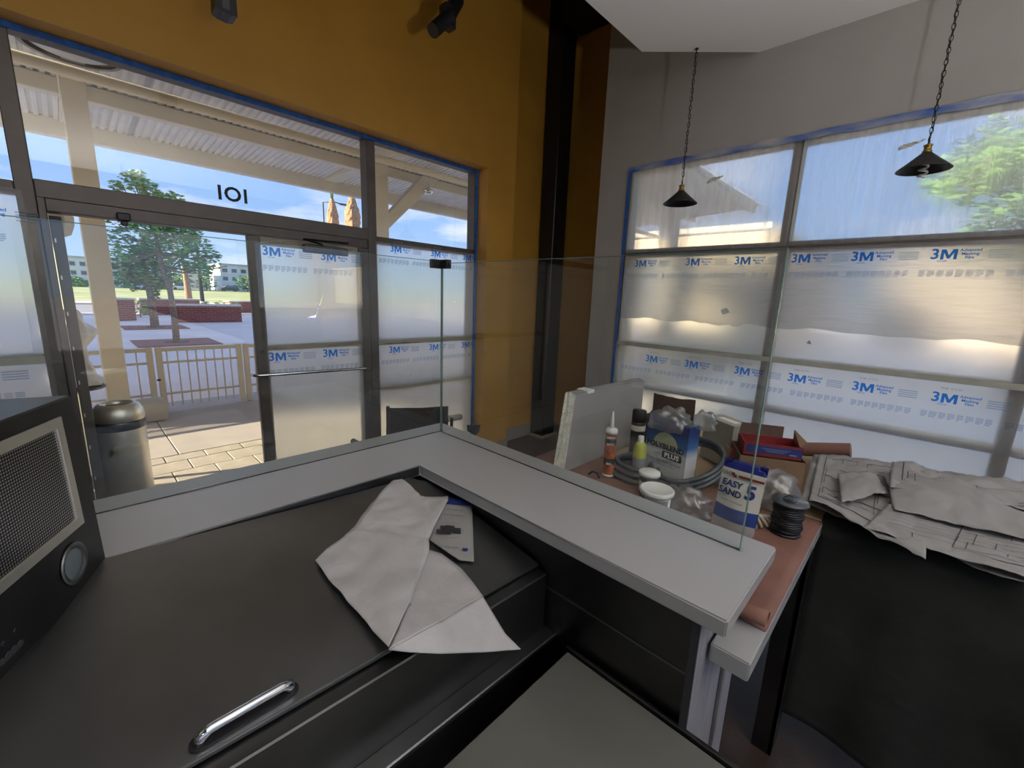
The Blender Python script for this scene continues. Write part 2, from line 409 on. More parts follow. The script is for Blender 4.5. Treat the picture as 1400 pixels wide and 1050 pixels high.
bm = new(); box(bm, 3.99, 4.36, 2.53, 3.28, 4.62, CE); struct('trim_2', bm, M['ceiling'], label='dark bulkhead above the corner recess')
# black square column on its block
col = thing('column', (4.16, 3.40, 0), 'glossy black square column in the yellow corner', 'column')
bm = new(); box(bm, 4.05, 4.28, 3.29, 3.50, .03, CE, .006); obj('shaft', bm, M['black_paint'], col)
bm = new(); box(bm, 4.02, 4.34, 3.27, 3.50, 0, .03, .003); obj('base_plate', bm, M['tan_wood'], col)

# ---------------------------------------------------------------- door wall storefront
Y0, Y1 = 3.42, 3.53
def bars(name, parent, boxes, m, bev=.004, **k):
    out = []
    for b_ in boxes:
        bm = new(); box(bm, *b_, bev); out.append(obj(name, bm, m, parent, **k))
    return out
def pane(parent, x0, x1, y0, y1, z0, z1, name='pane'):
    bm = new(); box(bm, x0, x1, y0, y1, z0, z1); return obj(name, bm, M['glass'], parent)
w1 = bpy.data.objects.new('window_1', None); C.objects.link(w1); w1['kind'] = 'structure'; w1.location = (1, 3.47, 0)
w1['label'] = 'storefront glazing with sidelights and transoms around the door'
bars('mullion', w1, [(-.10,-.03,Y0,Y1,.0,2.955), (1.815,1.89,Y0,Y1,0,2.955), (2.952,2.99,Y0,Y1,0,2.955), (-3.3,-3.24,Y0,Y1,0,2.955), (-1.75,-1.68,Y0,Y1,0,2.955)], M['alu'])
bars('transom', w1, [(-3.24,-1.75,Y0,Y1,2.17,2.23), (-1.68,-.10,Y0,Y1,2.17,2.23), (-.03,1.815,Y0,Y1,2.165,2.255), (1.89,2.99,Y0,Y1,2.15,2.205)], M['alu'])
bars('rail', w1, [(-3.24,2.99,Y0+.002,Y1-.002,2.935,2.953), (1.89,2.99,Y0+.01,Y1,.0,.10), (-1.68,-.10,Y0+.01,Y1,.0,.10), (-3.24,-1.75,Y0+.01,Y1,.0,.10)], M['alu'])
bars('rail', w1, [(1.89,2.99,Y0+.01,Y1-.01,1.29,1.335), (1.89,2.99,Y0+.01,Y1-.01,.87,.915), (-1.68,-.10,Y0+.01,Y1-.01,1.30,1.345)], M['alu_tan'])
for a in ((-3.24,-1.75,2.23,2.935), (-1.68,-.10,2.23,2.935), (-.03,1.815,2.255,2.935), (1.89,2.99,2.205,2.935), (1.89,2.99,1.335,2.15), (1.89,2.99,.915,1.29), (1.89,2.99,.1,.87), (-1.68,-.10,1.345,2.17), (-1.68,-.10,.1,1.3), (-3.24,-1.75,.1,2.17)):
    pane(w1, a[0], a[1], 3.472, 3.480, a[2], a[3])
# house number on the transom glass (seen from behind)
bm = new(); add_text(bm, 'I O I', .125, (.875, 3.468, 2.345), (1, 0, 0), (0, 0, 1), .003, space=.78)
obj('house_number', bm, M['ink'], w1, label='dark number 101 seen from behind')
# blue tape round the opening
bm = new(); box(bm, -3.3, 2.99, 3.405, 3.42, 2.925, 2.956, .002)
obj('blue_tape', bm, M['blue_tape'], None, 'strip of blue masking tape along the top of the door wall windows', 'tape')
bm = new(); box(bm, 2.962, 2.99, 3.405, 3.42, 0, 2.924, .002)
obj('blue_tape', bm, M['blue_tape'], None, 'vertical strip of blue masking tape beside the yellow reveal', 'tape')
# door frame and doors
d1 = bpy.data.objects.new('door_1', None); C.objects.link(d1); d1['kind'] = 'structure'; d1.location = (1.36, 3.45, 0); d1['label'] = 'closed storefront door leaf covered with masking film'
DY0, DY1 = 3.40, 3.445
for b_ in ((.92,1.00,.02,2.095), (1.71,1.80,.02,2.095)):
    bm = new(); box(bm, b_[0], b_[1], DY0, DY1, b_[2], b_[3], .004); obj('stile', bm, M['alu'], d1)
for b_ in ((2.04,2.095), (1.30,1.34), (.02,.26)):
    bm = new(); box(bm, 1.0, 1.71, DY0+.004, DY1-.004, b_[0], b_[1], .003); obj('rail', bm, M['alu_tan'], d1)
pane(d1, 1.0, 1.71, 3.425, 3.431, .26, 2.04)
bm = new(); tube(bm, [(.885,3.40,1.135), (.885,3.345,1.14), (.91,3.335,1.138), (1.70,3.335,1.118), (1.735,3.345,1.115), (1.735,3.40,1.11)], .0125, 10)
h_ = obj('push_bar', bm, M['chrome'], d1, smooth=True)
bm = new(); tube(bm, [(.955,3.39,1.30), (.955,3.402,1.30)], .012, 12); obj('lock_cylinder', bm, M['steel_dark'], d1)
cl = bm = new(); box(bm, 1.27, 1.60, 3.335, 3.395, 2.015, 2.075, .012, seg=2); c_ = obj('door_closer', bm, M['alu'], d1)
bm = new(); box(bm, 1.33, 1.54, 3.330, 3.336, 2.026, 2.05); obj('cover_strip', bm, M['steel_dark'], c_)
bm = new(); tube(bm, [(1.40,3.34,2.08), (1.25,3.30,2.10), (1.62,3.38,2.115)], .007, 6); obj('closer_arm', bm, M['steel_dark'], c_)
d2 = bpy.data.objects.new('door_2', None); C.objects.link(d2); d2['kind'] = 'structure'; d2.location = (.0, 3.47, 0); d2['label'] = 'open doorway frame with an outward opened leaf edge'
for nm, b_, mm in (('jamb', (-.03,.0,3.40,3.53,0,2.165), 'alu'), ('jamb', (1.80,1.815,3.40,3.53,0,2.165), 'alu'), ('header', (-.0,1.80,3.41,3.53,2.10,2.165), 'alu')):
    bm = new(); box(bm, *b_, .003); obj(nm, bm, M[mm], d2)
bm = new(); box(bm, .004, .052, 3.53, 4.44, .02, 2.09, .003); lf = obj('open_leaf', bm, M['alu'], d2)
for k in range(9):
    bm = new(); box(bm, .012, .018, 3.524, 3.531, .35+k*.2, .372+k*.2); obj('pin_hole', bm, M['steel_light'], lf)
bm = new(); box(bm, .27, .33, 3.37, 3.41, 2.09, 2.135, .006); box(bm, .285, .315, 3.375, 3.40, 2.065, 2.09, .004)
obj('head_latch', bm, M['black_plastic'], d2)
bm = new(); box(bm, -.03, 1.82, 3.38, 3.56, 0, .015, .004); obj('threshold', bm, M['steel_dark'], d2)

# ---------------------------------------------------------------- right storefront
w2 = bpy.data.objects.new('window_2', None); C.objects.link(w2); w2['kind'] = 'structure'; w2.location = (3.85, 0, 0); w2['label'] = 'wide storefront window grid behind hanging masking film'
X0, X1 = 3.80, 3.90
vy = [.87, -.45, -1.77]
bars('mullion', w2, [(X0,X1,y-.032,y+.032,.12,WT) for y in vy] + [(X0,X1,2.16,2.20,.12,WT), (X0,X1,WB,WB+.04,.12,WT)], M['alu'])
bays = [(.902, 2.16), (-.418, .838), (-1.738, -.482), (WB+.04, -1.802)]
for a, b_ in bays:
    bars('transom', w2, [(X0,X1,a,b_,2.165,2.235)], M['alu'])
    bars('rail', w2, [(X0+.005,X1,a,b_,WT-.018,WT), (X0+.005,X1,a,b_,1.335,1.375), (X0+.005,X1,a,b_,.93,.975), (X0+.005,X1,a,b_,.12,.18)], M['alu_tan'])
    for z0, z1 in ((2.235, WT-.018), (1.375, 2.165), (.975, 1.335), (.18, .93)):
        pane(w2, 3.848, 3.856, a, b_, z0, z1)
# sill reveal and tape
bm = new()
def tp(u, v):
    y = 2.21 - u*5.4
    wv = .012*noise.noise(Vector((u*30, v, 2)))
    return (3.765-.006*v, y, WT+.005+.045*(v-.5)+wv)
grid(bm, tp, 90, 2); o = obj('blue_tape', bm, M['tape_worn'], None, 'torn blue tape smeared with plaster along the head of the right window', 'tape'); solid(o, .003)
bm = new(); grid(bm, lambda u, v: (3.765, 2.195+.03*(v-.5)+.004*noise.noise(Vector((1, u*20, v))), .15+u*2.76), 50, 2)
o = obj('blue_tape', bm, M['blue_tape'], None, 'vertical blue tape down the left edge of the right window', 'tape'); solid(o, .003)

# masking films: flat polygon with torn holes
def film(name, o, ux, uy, outer, holes, m, label, cat='film', parent=None, nrm=None, amp=0):
    bm = new(); O = Vector(o); ux = Vector(ux); uy = Vector(uy)
    ed = []
    for lp in [outer]+holes:
        vv = [bm.verts.new(O + ux*a + uy*b_) for a, b_ in lp]
        for i in range(len(vv)): ed.append(bm.edges.new((vv[i], vv[(i+1) % len(vv)])))
    bmesh.ops.triangle_fill(bm, use_beauty=True, use_dissolve=False, edges=ed)
    if amp:
        bmesh.ops.subdivide_edges(bm, edges=list(bm.edges), cuts=3, use_grid_fill=True)
        n = ux.cross(uy)
        for v in bm.verts: v.co += n*amp*noise.noise(Vector((v.co.y*4, v.co.x*4, v.co.z*2)))
    return obj(name, bm, m, parent, label, cat, smooth=bool(amp))
def wavy(x0, x1, z0, z1, n=30, amp=.01, seed=0, scal=3):
    "rectangle whose bottom edge is uneven"
    b_ = [(x0+(x1-x0)*i/n, z0+amp*noise.noise(Vector((i/n*scal*3, seed, .5)))*2) for i in range(n+1)]
    return b_ + [(x1, z1), (x0, z1)]
def prints(o, cols, row_z, ux, up, size, span, parent):
    """one film's printing: logo words, small words, pale text blocks"""
    bm = new(); bp_ = new(); ux = Vector(ux); up = Vector(up); o = Vector(o)
    for c in cols:
        p = o + ux*c + up*row_z
        add_text(bm, '3', size, p - ux*(size*.42), ux, up, size*.02)
        bm.faces.new([bm.verts.new(p + ux*((x-.12)*size) + up*((z-.36)*size)) for x, z in ((0,0),(0,.70),(.24,.70),(.42,.30),(.60,.70),(.84,.70),(.84,0),(.67,0),(.67,.46),(.49,.06),(.35,.06),(.17,.46),(.17,0))])
        for k, s in enumerate(('Advanced', 'Masking', 'Film')):
            add_text(bm, s, size*.27, p + ux*(size*1.35) + up*(size*(.25-.25*k)), ux, up, size*.006)
        add_text(bm, 'REPAIR', size*.16, p - up*size*.48, ux, up, 0)
    a, b_ = span; u = a; k = 0
    rnd = random.Random(int(row_z*100))
    while u < b_ - size*.4:
        w_ = size*rnd.uniform(.32, .42)
        if k % 9 < 8:
            for q in range(4):
                ww = w_ * (1 if q < 3 else rnd.uniform(.4, .9))
                add_rect(bp_, o + ux*(u+ww/2) + up*(row_z-size*1.15-q*size*.12), ux, up, ww, size*.075)
        u += w_ + size*.1; k += 1
    for c in cols:
        for q in range(4): add_rect(bp_, o + ux*(c+size*2.75) + up*(row_z+size*(.2-.16*q)), ux, up, size*1.1, size*.08)
        add_text(bp_, 'FILM  27.5 IN', size*.2, o + ux*(c+size*.3) + up*(row_z+size*.72), ux, up, size*.004)
    obj('logo_print', bm, M['print_blue'], parent, kind='stuff'); obj('small_print', bp_, M['print_pale'], parent, kind='stuff')
EX, EZ = (1, 0, 0), (0, 0, 1)
f = film('masking_film', (0, 3.396, 0), EX, EZ, wavy(.985, 1.722, .22, 2.06, 12, .01), [[(1.27,1.535),(1.345,1.56),(1.41,1.72),(1.395,1.66),(1.36,1.575),(1.33,1.50)]], M['film'], 'milky film with blue print and a diagonal tear on the closed door')
prints((0, 3.392, 0), (1.06, 1.46), 2.0, EX, EZ, .085, (1.0, 1.70), f); prints((0, 3.392, 0), (1.05, 1.44), 1.255, EX, EZ, .085, (1.0, 1.70), f)
f = film('masking_film', (0, 3.418, 0), EX, EZ, wavy(1.875, 2.97, 1.30, 2.165, 16, .008, 3), [[(2.70,1.68),(2.72,1.70),(2.725,1.675)]], M['film'], 'printed milky film over the upper half of the narrow window beside the door')
prints((0, 3.414, 0), (2.06, 2.48, 2.86), 2.12, EX, EZ, .08, (1.90, 2.94), f)
f = film('masking_film', (0, 3.417, 0), EX, EZ, wavy(1.88, 2.975, .06, 1.295, 12, .006, 5), [[(2.18,1.0),(2.20,1.02),(2.21,.99)]], M['film'], 'milky film over the lower half of the narrow window behind the camp chair')
prints((0, 3.413, 0), (2.03, 2.46, 2.86), 1.245, EX, EZ, .08, (1.90, 2.94), f)
f = film('masking_film', (0, 3.417, 0), EX, EZ, wavy(-1.70, -.075, .06, 2.19, 16, .006, 8), [], M['film'], 'milky film over the sidelight left of the open doorway')
prints((0, 3.413, 0), (-.75, -.30), 2.06, EX, EZ, .085, (-1.6, -.15), f); prints((0, 3.413, 0), (-.95, -.45), 1.25, EX, EZ, .085, (-1.6, -.12), f)
bm = new(); box(bm, -1.68, -.10, 3.405, 3.414, 1.30, 1.345); obj('film_tape', bm, M['film_tape'], None, 'dusty tape strip across the film left of the open doorway', 'tape')
MY, PZ = (0, -1, 0), (0, 0, 1)      # on the right wall u = -y
f = film('masking_film', (3.775, 0, 0), MY, PZ, wavy(-2.17, -.84, 1.35, 2.175, 20, .004, 2), [[(-1.25,1.71),(-1.20,1.735),(-1.17,1.70),(-1.225,1.67)]], M['film'], 'printed milky film on the right window, left of its first mullion')
prints((3.757, 0, 0), (-2.0, -1.52, -1.13), 2.10, MY, PZ, .085, (-2.12, -.92), f)
f = film('masking_film', (3.775, 0, 0), MY, PZ, wavy(-.85, 3.15, 1.35, 2.175, 40, .004, 2), [[(-.62,1.50),(-.60,1.525),(-.585,1.495)]], M['film'], 'printed milky film on the right window, right of its first mullion')
prints((3.757, 0, 0), (-.74, -.39, -.0, .42), 2.105, MY, PZ, .085, (-.80, 3.0), f)
f = film('masking_film', (3.768, 0, 0), MY, PZ, wavy(-2.18, 3.15, .14, 1.345, 40, .008, 9), [], M['film'], 'long milky film hanging from the middle rail of the right window')
prints((3.763, 0, 0), (-1.80, -1.43, -1.02, -.64, -.25, .15, .55), 1.235, MY, PZ, .085, (-2.1, 3.0), f)
f = film('masking_film', (3.764, 0, 0), MY, PZ, wavy(-2.15, -.86, 1.60, 2.18, 34, .012, 11, 5), [[(-1.25,1.71),(-1.20,1.735),(-1.17,1.70),(-1.225,1.67)]], M['film_double'], 'grey wrinkled second layer of film with an uneven hem, over the left bay', amp=.004)
f = film('masking_film', (3.764, 0, 0), MY, PZ, wavy(-.84, 3.1, 1.60, 2.18, 70, .012, 17, 8), [], M['film_double'], 'grey wrinkled second layer of film with an uneven hem, right of the first mullion', amp=.004)
bm = new(); box(bm, 3.756, 3.766, -3.1, 2.17, 1.335, 1.372); obj('film_tape', bm, M['film_tape'], None, 'dusty tape strip along the middle rail of the right window', 'tape')
f = film('plastic_sheet', (3.778, 0, 0), MY, PZ, [(-2.18,2.20),(-.845,2.20),(-.845,2.92),(-2.18,2.92)], [], M['film_thin'], 'thin hazy plastic over the upper left pane behind the small pendant lamp', 'plastic sheet', amp=.003)
f = film('plastic_sheet', (3.778, 0, 0), MY, PZ, [(-.835,2.20),(3.15,2.20),(3.15,2.92),(-.835,2.92)], [], M['film_thin'], 'thin streaky plastic over the upper panes behind the pendant lamp with a bulb', 'plastic sheet', amp=.003)
for (py_, px_, lb) in ((243, 978, 'crumpled tape scrap stuck on the plastic right of the left pendant lamp'), (195, 1247, 'crumpled tape scrap stuck on the plastic above the right pendant lamp')):
    p = onx(px_, py_, 3.772)
    bm = new(); grid(bm, lambda u, v: (3.766+.012*noise.noise(Vector((u*4,v*4,px_))), p.y+.05-u*.10+.012*math.sin(v*5), p.z-.02+.035*(v-.5)*(1-.7*u)+.02*u+.012*noise.noise(Vector((u*5,px_,v*3)))), 12, 6)
    o = obj('tape_scrap', bm, M['core'], None, lb, 'tape'); solid(o, .002)

# ================================================================ outside
bm = new(); box(bm, -45, 75, 3.62, 5.42, -.16, -.012); struct('ground_entry', bm, M['joint'], label='dark bedding under the entry pavers')
pv = bpy.data.objects.new('paving', None); C.objects.link(pv); pv['kind'] = 'structure'; pv.location = (.8, 4.6, 0); pv['label'] = 'band of sand coloured pavers outside the door'
y = 5.42; r_ = 0
proto = {}
while y > 3.66:
    hh = .20 if r_ % 3 == 0 else .30
    x = -1.9 - (.11 if r_ % 2 else .28)
    while x < 3.4:
        wd = .34
        dx = dict(x=x)
        key = hh
        if key not in proto:
            bm = new(); box(bm, 0, wd-.009, -hh+.009, 0, -.08, .0, .004)
            me = bpy.data.meshes.new('paver'); bm.to_mesh(me); bm.free(); me.materials.append(M['paver']); proto[key] = me
        o = bpy.data.objects.new('paver', proto[key]); C.objects.link(o); o.parent = pv
        o.location = Vector((x, y, random.uniform(-.003, .001))) - pv.location
        x += wd
    y -= hh; r_ += 1
# slabs of the terrace with open joints
bm = new(); box(bm, -45, 75, 5.42, 8.05, -.18, -.02); struct('ground_terrace', bm, M['joint'], label='joint bed of the terrace')
tr = bpy.data.objects.new('terrace', None); C.objects.link(tr); tr['kind'] = 'structure'; tr.location = (1, 6.5, 0); tr['label'] = 'pale concrete terrace slabs under the canopy'
for k in range(-4, 6):
    bm = new(); box(bm, .674+k*1.8, .674+1.79+k*1.8, 5.43, 8.04, -.1, 0, .004); obj('concrete_slab', bm, M['concrete'], tr)
bm = new(); box(bm, -60, 90, 8.05, 31.5, -.2, -.01); struct('ground_plaza', bm, M['plaza'], label='shaded grey concrete plaza')
bm = new(); box(bm, -90, 140, 31.5, 33.0, -.2, .05, .02); struct('kerb', bm, M['kerb'], label='pale kerb by the road')
bm = new(); box(bm, -120, 190, 33, 47, -.25, -.05); struct('road', bm, M['asphalt'], label='grey road beyond the plaza')
bm = new(); box(bm, -120, 190, 47, 52, -.2, .06, .02); struct('sidewalk', bm, M['kerb'], label='pinkish sidewalk beyond the road')
bm = new(); hexa(bm, [(-160,52,-.3),(260,52,-.3),(260,330,-.3),(-160,330,-.3),(-160,52,.05),(260,52,.05),(260,330,.75),(-160,330,.75)]); struct('meadow', bm, M['grass'], label='sunlit dry grass field beyond the road')
bm = new(); box(bm, 4.1, 40, -40, 3.62, -.2, -.01); struct('ground_side', bm, M['pale_walk'], label='concrete walk outside the right window')
bm = new(); box(bm, 40, 90, -60, 8.0, -.2, -.01); struct('ground_lot', bm, M['pale_walk'])
# unseen sun blockers added out of frame, shading the film, entry and plaza
bm = new(); box(bm, -12, -3.0, 3.62, 6.05, 0, 5); struct('sun_block_near', bm, M['facade'])
bm = new(); box(bm, -12, -8.5, 11.7, 36, 0, 7.5); struct('sun_block_far', bm, M['facade'])

# canopy: cream steel frame, corrugated deck
RZ = 3.95
cp = bpy.data.objects.new('canopy', None); C.objects.link(cp); cp['kind'] = 'structure'; cp.location = (2, 6.5, RZ); cp['label'] = 'cream steel canopy with corrugated metal deck'
def beam(name, x0, x1, y0, y1, z0, z1, p=cp, m='cream', bev=.008):
    bm = new(); box(bm, x0, x1, y0, y1, z0, z1, bev); return obj(name, bm, M[m], p)
beam('fascia_beam', -7, 13, 9.30, 9.44, 3.74, 3.985)
beam('purlin', -7, 13, 7.74, 7.90, 3.88, 4.055)
beam('purlin', -7, 13, 5.30, 5.42, 4.08, 4.20)
beam('purlin', -7, 13, 3.75, 3.87, 4.18, 4.30)
bm = new(); tube(bm, [(-7, 6.35, 3.72), (13, 6.35, 3.72)], .055, 12); obj('pipe', bm, M['cream'], cp, smooth=True)
bm = new(); tube(bm, [(-7, 5.75, 3.83), (13, 5.75, 3.83)], .025, 8); obj('conduit', bm, M['cream'], cp, smooth=True)
pit = .095
def deck(x0, x1, y0, y1, z0, z1):
    bm = new(); n = int((x1-x0)/pit)+1; pr = []
    for i in range(n):
        a = x0+i*pit
        pr += [(a, 0), (a+.035, 0), (a+.045, .028), (a+.08, .028), (a+.09, 0)]
    rows = [[bm.verts.new((a, yy, zz+c)) for a, c in pr] for yy, zz in ((y0, z0), (y1, z1))]
    for i in range(len(pr)-1): bm.faces.new((rows[0][i], rows[0][i+1], rows[1][i+1], rows[1][i]))
    return bm
for xa, xb in ((-7, -3), (-3, .99), (.99, 5), (5, 9), (9, 13)):
    o = obj('deck_panel', deck(xa, xb, 3.62, 9.46, 4.34, 3.95), M['corrugated'], cp); solid(o, .004)
# round pan light under the deck
LC = tuple(onz(97, 66, 3.93))
bm = new(); lathe(bm, [(0,-.02),(.26,-.02),(.31,-.0),(.33,.05)], LC, 40); obj('soffit_lens', bm, M['white_plastic'], cp, smooth=True)
bm = new(); lathe(bm, [(.33,-.03),(.37,-.03),(.38,.03),(.33,.05)], LC, 40); obj('soffit_ring', bm, M['alu_tan'], cp, smooth=True)
# bent conduit under the deck
bm = new(); tube(bm, [(1.0,5.3,4.0),(1.2,5.1,3.85),(1.9,5.0,3.86),(2.3,5.0,3.9)], .012, 6); obj('flex_conduit', bm, M['alu_tan'], cp, smooth=True)
def steel_column(x0, x1, y0, y1, label):
    t = thing('canopy_column', ((x0+x1)/2, (y0+y1)/2, 0), label, 'column')
    bm = new(); box(bm, x0, x1, y0, y1, .02, 4.0, .008); obj('shaft', bm, M['cream'], t)
    bm = new(); box(bm, x0-.06, x1+.06, y0-.06, y1+.06, 0, .025, .005); obj('base_plate', bm, M['cream'], t)
    bm = new(); box(bm, x0+.02, x1-.02, 3.64, y0, 3.93, 4.10, .006); obj('rafter', bm, M['cream'], t)
    bm = new(); box(bm, x0+.02, x1-.02, y1, 9.3, 3.93, 4.05, .006); obj('rafter', bm, M['cream'], t)
    return t
steel_column(.255, .475, 7.30, 7.52, 'cream square canopy column between the trash can and the railing')
t = steel_column(3.98, 4.28, 7.30, 7.55, 'cream canopy column with a diagonal brace beyond the narrow window')
bm = new(); hexa(bm, [(4.02,7.34,2.85),(4.26,7.34,2.85),(4.26,7.5,2.85),(4.02,7.5,2.85),(5.05,7.34,3.95),(5.4,7.34,3.95),(5.4,7.5,3.95),(5.05,7.5,3.95)], .005); obj('brace', bm, M['cream'], t)
steel_column(8.3, 8.55, 7.30, 7.55, 'cream canopy column far along the terrace')
bm = new(); lathe(bm, [(0,-.06),(.05,-.055),(.085,-.02),(.09,.02),(.03,.03),(.03,.16)], tuple(ony(585, 261, 7.0)), 16)
obj('canopy_lamp', bm, M['chrome'], None, 'small round lamp hanging under the canopy beyond the narrow window', 'lamp', smooth=True)
# canopy on the side of the right window
cs = bpy.data.objects.new('side_canopy', None); C.objects.link(cs); cs['kind'] = 'structure'; cs.location = (6, -1, RZ); cs['label'] = 'canopy over the walk outside the right window'
bm = new(); box(bm, 4.0, 5.4, -9, 2.42, 3.95, 4.05); obj('deck_panel', bm, M['corrugated'], cs)
bm = new(); box(bm, 5.35, 5.5, -9, 2.42, 3.78, 3.95, .01); obj('fascia_beam', bm, M['cream'], cs)
for k, (yy, lb) in enumerate(((2.75, 'cream column seen blurred through the plastic behind the left pendant lamp'), (-5.2, 'cream column outside the right window beyond the frame'))):
    t = thing('canopy_column', (5.9, yy, 0), lb, 'column')
    bm = new(); box(bm, 5.8, 6.0, yy-.1, yy+.1, .02, 3.95, .01); obj('shaft', bm, M['cream'], t)
    bm = new(); box(bm, 5.75, 6.05, yy-.15, yy+.15, 0, .03, .005); obj('base_plate', bm, M['cream'], t)
bm = new(); box(bm, 16, 26, 4.2, 9.5, 0, 4.2, .05)
b_ = thing('building', (21, 7, 0), 'sunlit pale building beyond the upper left corner of the right window', 'building')
obj('wall', bm, M['facade_warm2'], b_)
b2 = thing('building', (33, -15, 0), 'long low sunlit building added to warm the right window film', 'building')
bm = new(); box(bm, 28, 38, -60, 2, 0, 4.6, .05); obj('wall', bm, M['facade_warm'], b2)  # added building; its sunlit face brightens the film
bm = new(); box(bm, 27.8, 38.2, -60.2, 2.2, 4.6, 4.9, .03); obj('roof', bm, M['cream'], b2)
bm = new(); box(bm, 15.8, 26.2, 4.0, 9.7, 4.2, 4.4, .03); obj('roof', bm, M['cream'], b_)

# ---- railing and gate
def railing(name, label, x0, x1, yy, barx, posts):
    t = thing(name, ((x0+x1)/2, yy, 0), label, 'gate' if 'gate' in name else 'railing')
    for z0, z1 in ((.835, .885), (.668, .698), (.228, .258)):
        bm = new(); box(bm, x0, x1, yy-.018, yy+.018, z0, z1, .003); obj('rail', bm, M['cream'], t)
    for xx in posts:
        bm = new(); box(bm, xx-.035, xx+.035, yy-.03, yy+.03, .0 if 'gate' not in name else .03, .895, .004); obj('post', bm, M['cream'], t)
    for xx in barx:
        bm = new(); box(bm, xx-.008, xx+.008, yy-.008, yy+.008, .06, .84); obj('bar', bm, M['cream'], t)
    return t
railing('railing', 'short cream railing panel right of the canopy column', .49, .74, 7.5, (.60,), (.735,))
g = railing('gate', 'low cream steel gate with thin upright bars', .80, 1.80, 7.5, [.921,1.041,1.151,1.253,1.357,1.471,1.574,1.674], (.835, 1.79))
bm = new(); tube(bm, [(.78,7.46,.45),(.82,7.46,.45)], .014, 8); obj('latch', bm, M['steel_dark'], g)
railing('railing', 'cream railing continuing right of the gate', 1.86, 7.9, 7.5, [2.0+.11*k for k in range(52)], (1.885, 3.4, 4.9, 6.4, 7.9))
railing('railing', 'cream railing left of the canopy column behind the wrapped pole', -3.0, .25, 7.5, [-2.9+.11*k for k in range(28)], (-1.5, -3.0))
# ---- rounded stone at the column foot
bm = new(); box(bm, .50, .80, 6.92, 7.26, 0, .27, .045, seg=3); o = obj('bollard_stone', bm, M['capstone'], None, 'rounded concrete block at the foot of the canopy column', 'stone', smooth=True)
# ---- trash can
tcn = thing('trash_can', (.18, 4.0, 0), 'tall stainless steel trash can with an open domed top outside the doorway', 'trash can')
cx, cy = .185, 4.02
bm = new(); lathe(bm, [(0,.01),(.135,.01),(.140,.03),(.140,.74),(.135,.76)], (cx,cy,0), 40); obj('body', bm, M['steel_light'], tcn, smooth=True)
bm = new(); lathe(bm, [(.141,.735),(.1445,.74),(.1445,.79),(.141,.795)], (cx,cy,0), 40); obj('band', bm, M['steel_dark'], tcn, smooth=True)
bm = new(); lathe(bm, [(.140,.79),(.1435,.82),(.138,.86),(.118,.90),(.098,.915),(.085,.912),(.084,.88),(.10,.80)], (cx,cy,0), 40); obj('dome_lid', bm, M['steel_light'], tcn, smooth=True)
bm = new(); lathe(bm, [(0,.60),(.11,.60),(.115,.79),(.10,.80)], (cx,cy,0), 30); obj('liner', bm, M['black_plastic'], tcn, smooth=True)
# ---- wrapped pole with lamp head
pl = thing('wrapped_pole_lamp', (.02, 5.0, 0), 'tan lantern pole wrapped in a crumpled white cloth left of the doorway', 'lamp post')
bm = new(); tube(bm, [(.02,5.0,.02),(.02,5.0,2.1)], .03, 12); obj('pole', bm, M['cream'], pl, smooth=True)
bm = new(); lathe(bm, [(0,0),(.09,0),(.10,.02),(.04,.06),(.03,.1)], (.02,5.0,0), 20); obj('foot', bm, M['steel_dark'], pl)
def wrap(u, v):
    a = 2*PI*u; prof = [.055,.10,.15,.085,.075,.115,.15]; s_ = v*(len(prof)-1); i = min(int(s_), len(prof)-2); rr = prof[i]+(prof[i+1]-prof[i])*(s_-i)
    rr *= 1+.28*noise.noise(Vector((math.cos(a)*2, math.sin(a)*2, v*9)))
    return (.02+rr*math.cos(a), 5.0+rr*math.sin(a), 1.52-v*.62)
bm = new(); grid(bm, wrap, 36, 30); bmesh.ops.remove_doubles(bm, verts=bm.verts, dist=1e-5); obj('cloth_wrap', bm, M['white_plastic'], pl, smooth=True)
bm = new(); lathe(bm, [(0,0),(.15,0),(.165,.015),(.15,.03),(0,.03)], (.02,5.0,.86), 24); obj('collar', bm, M['steel_dark'], pl, smooth=True)
bm = new(); lathe(bm, [(.03,0),(.085,.03),(.11,.10),(.115,.17),(.06,.2),(0,.21)], (.03,5.0,2.07), 6); obj('lantern_head', bm, M['cream'], pl)

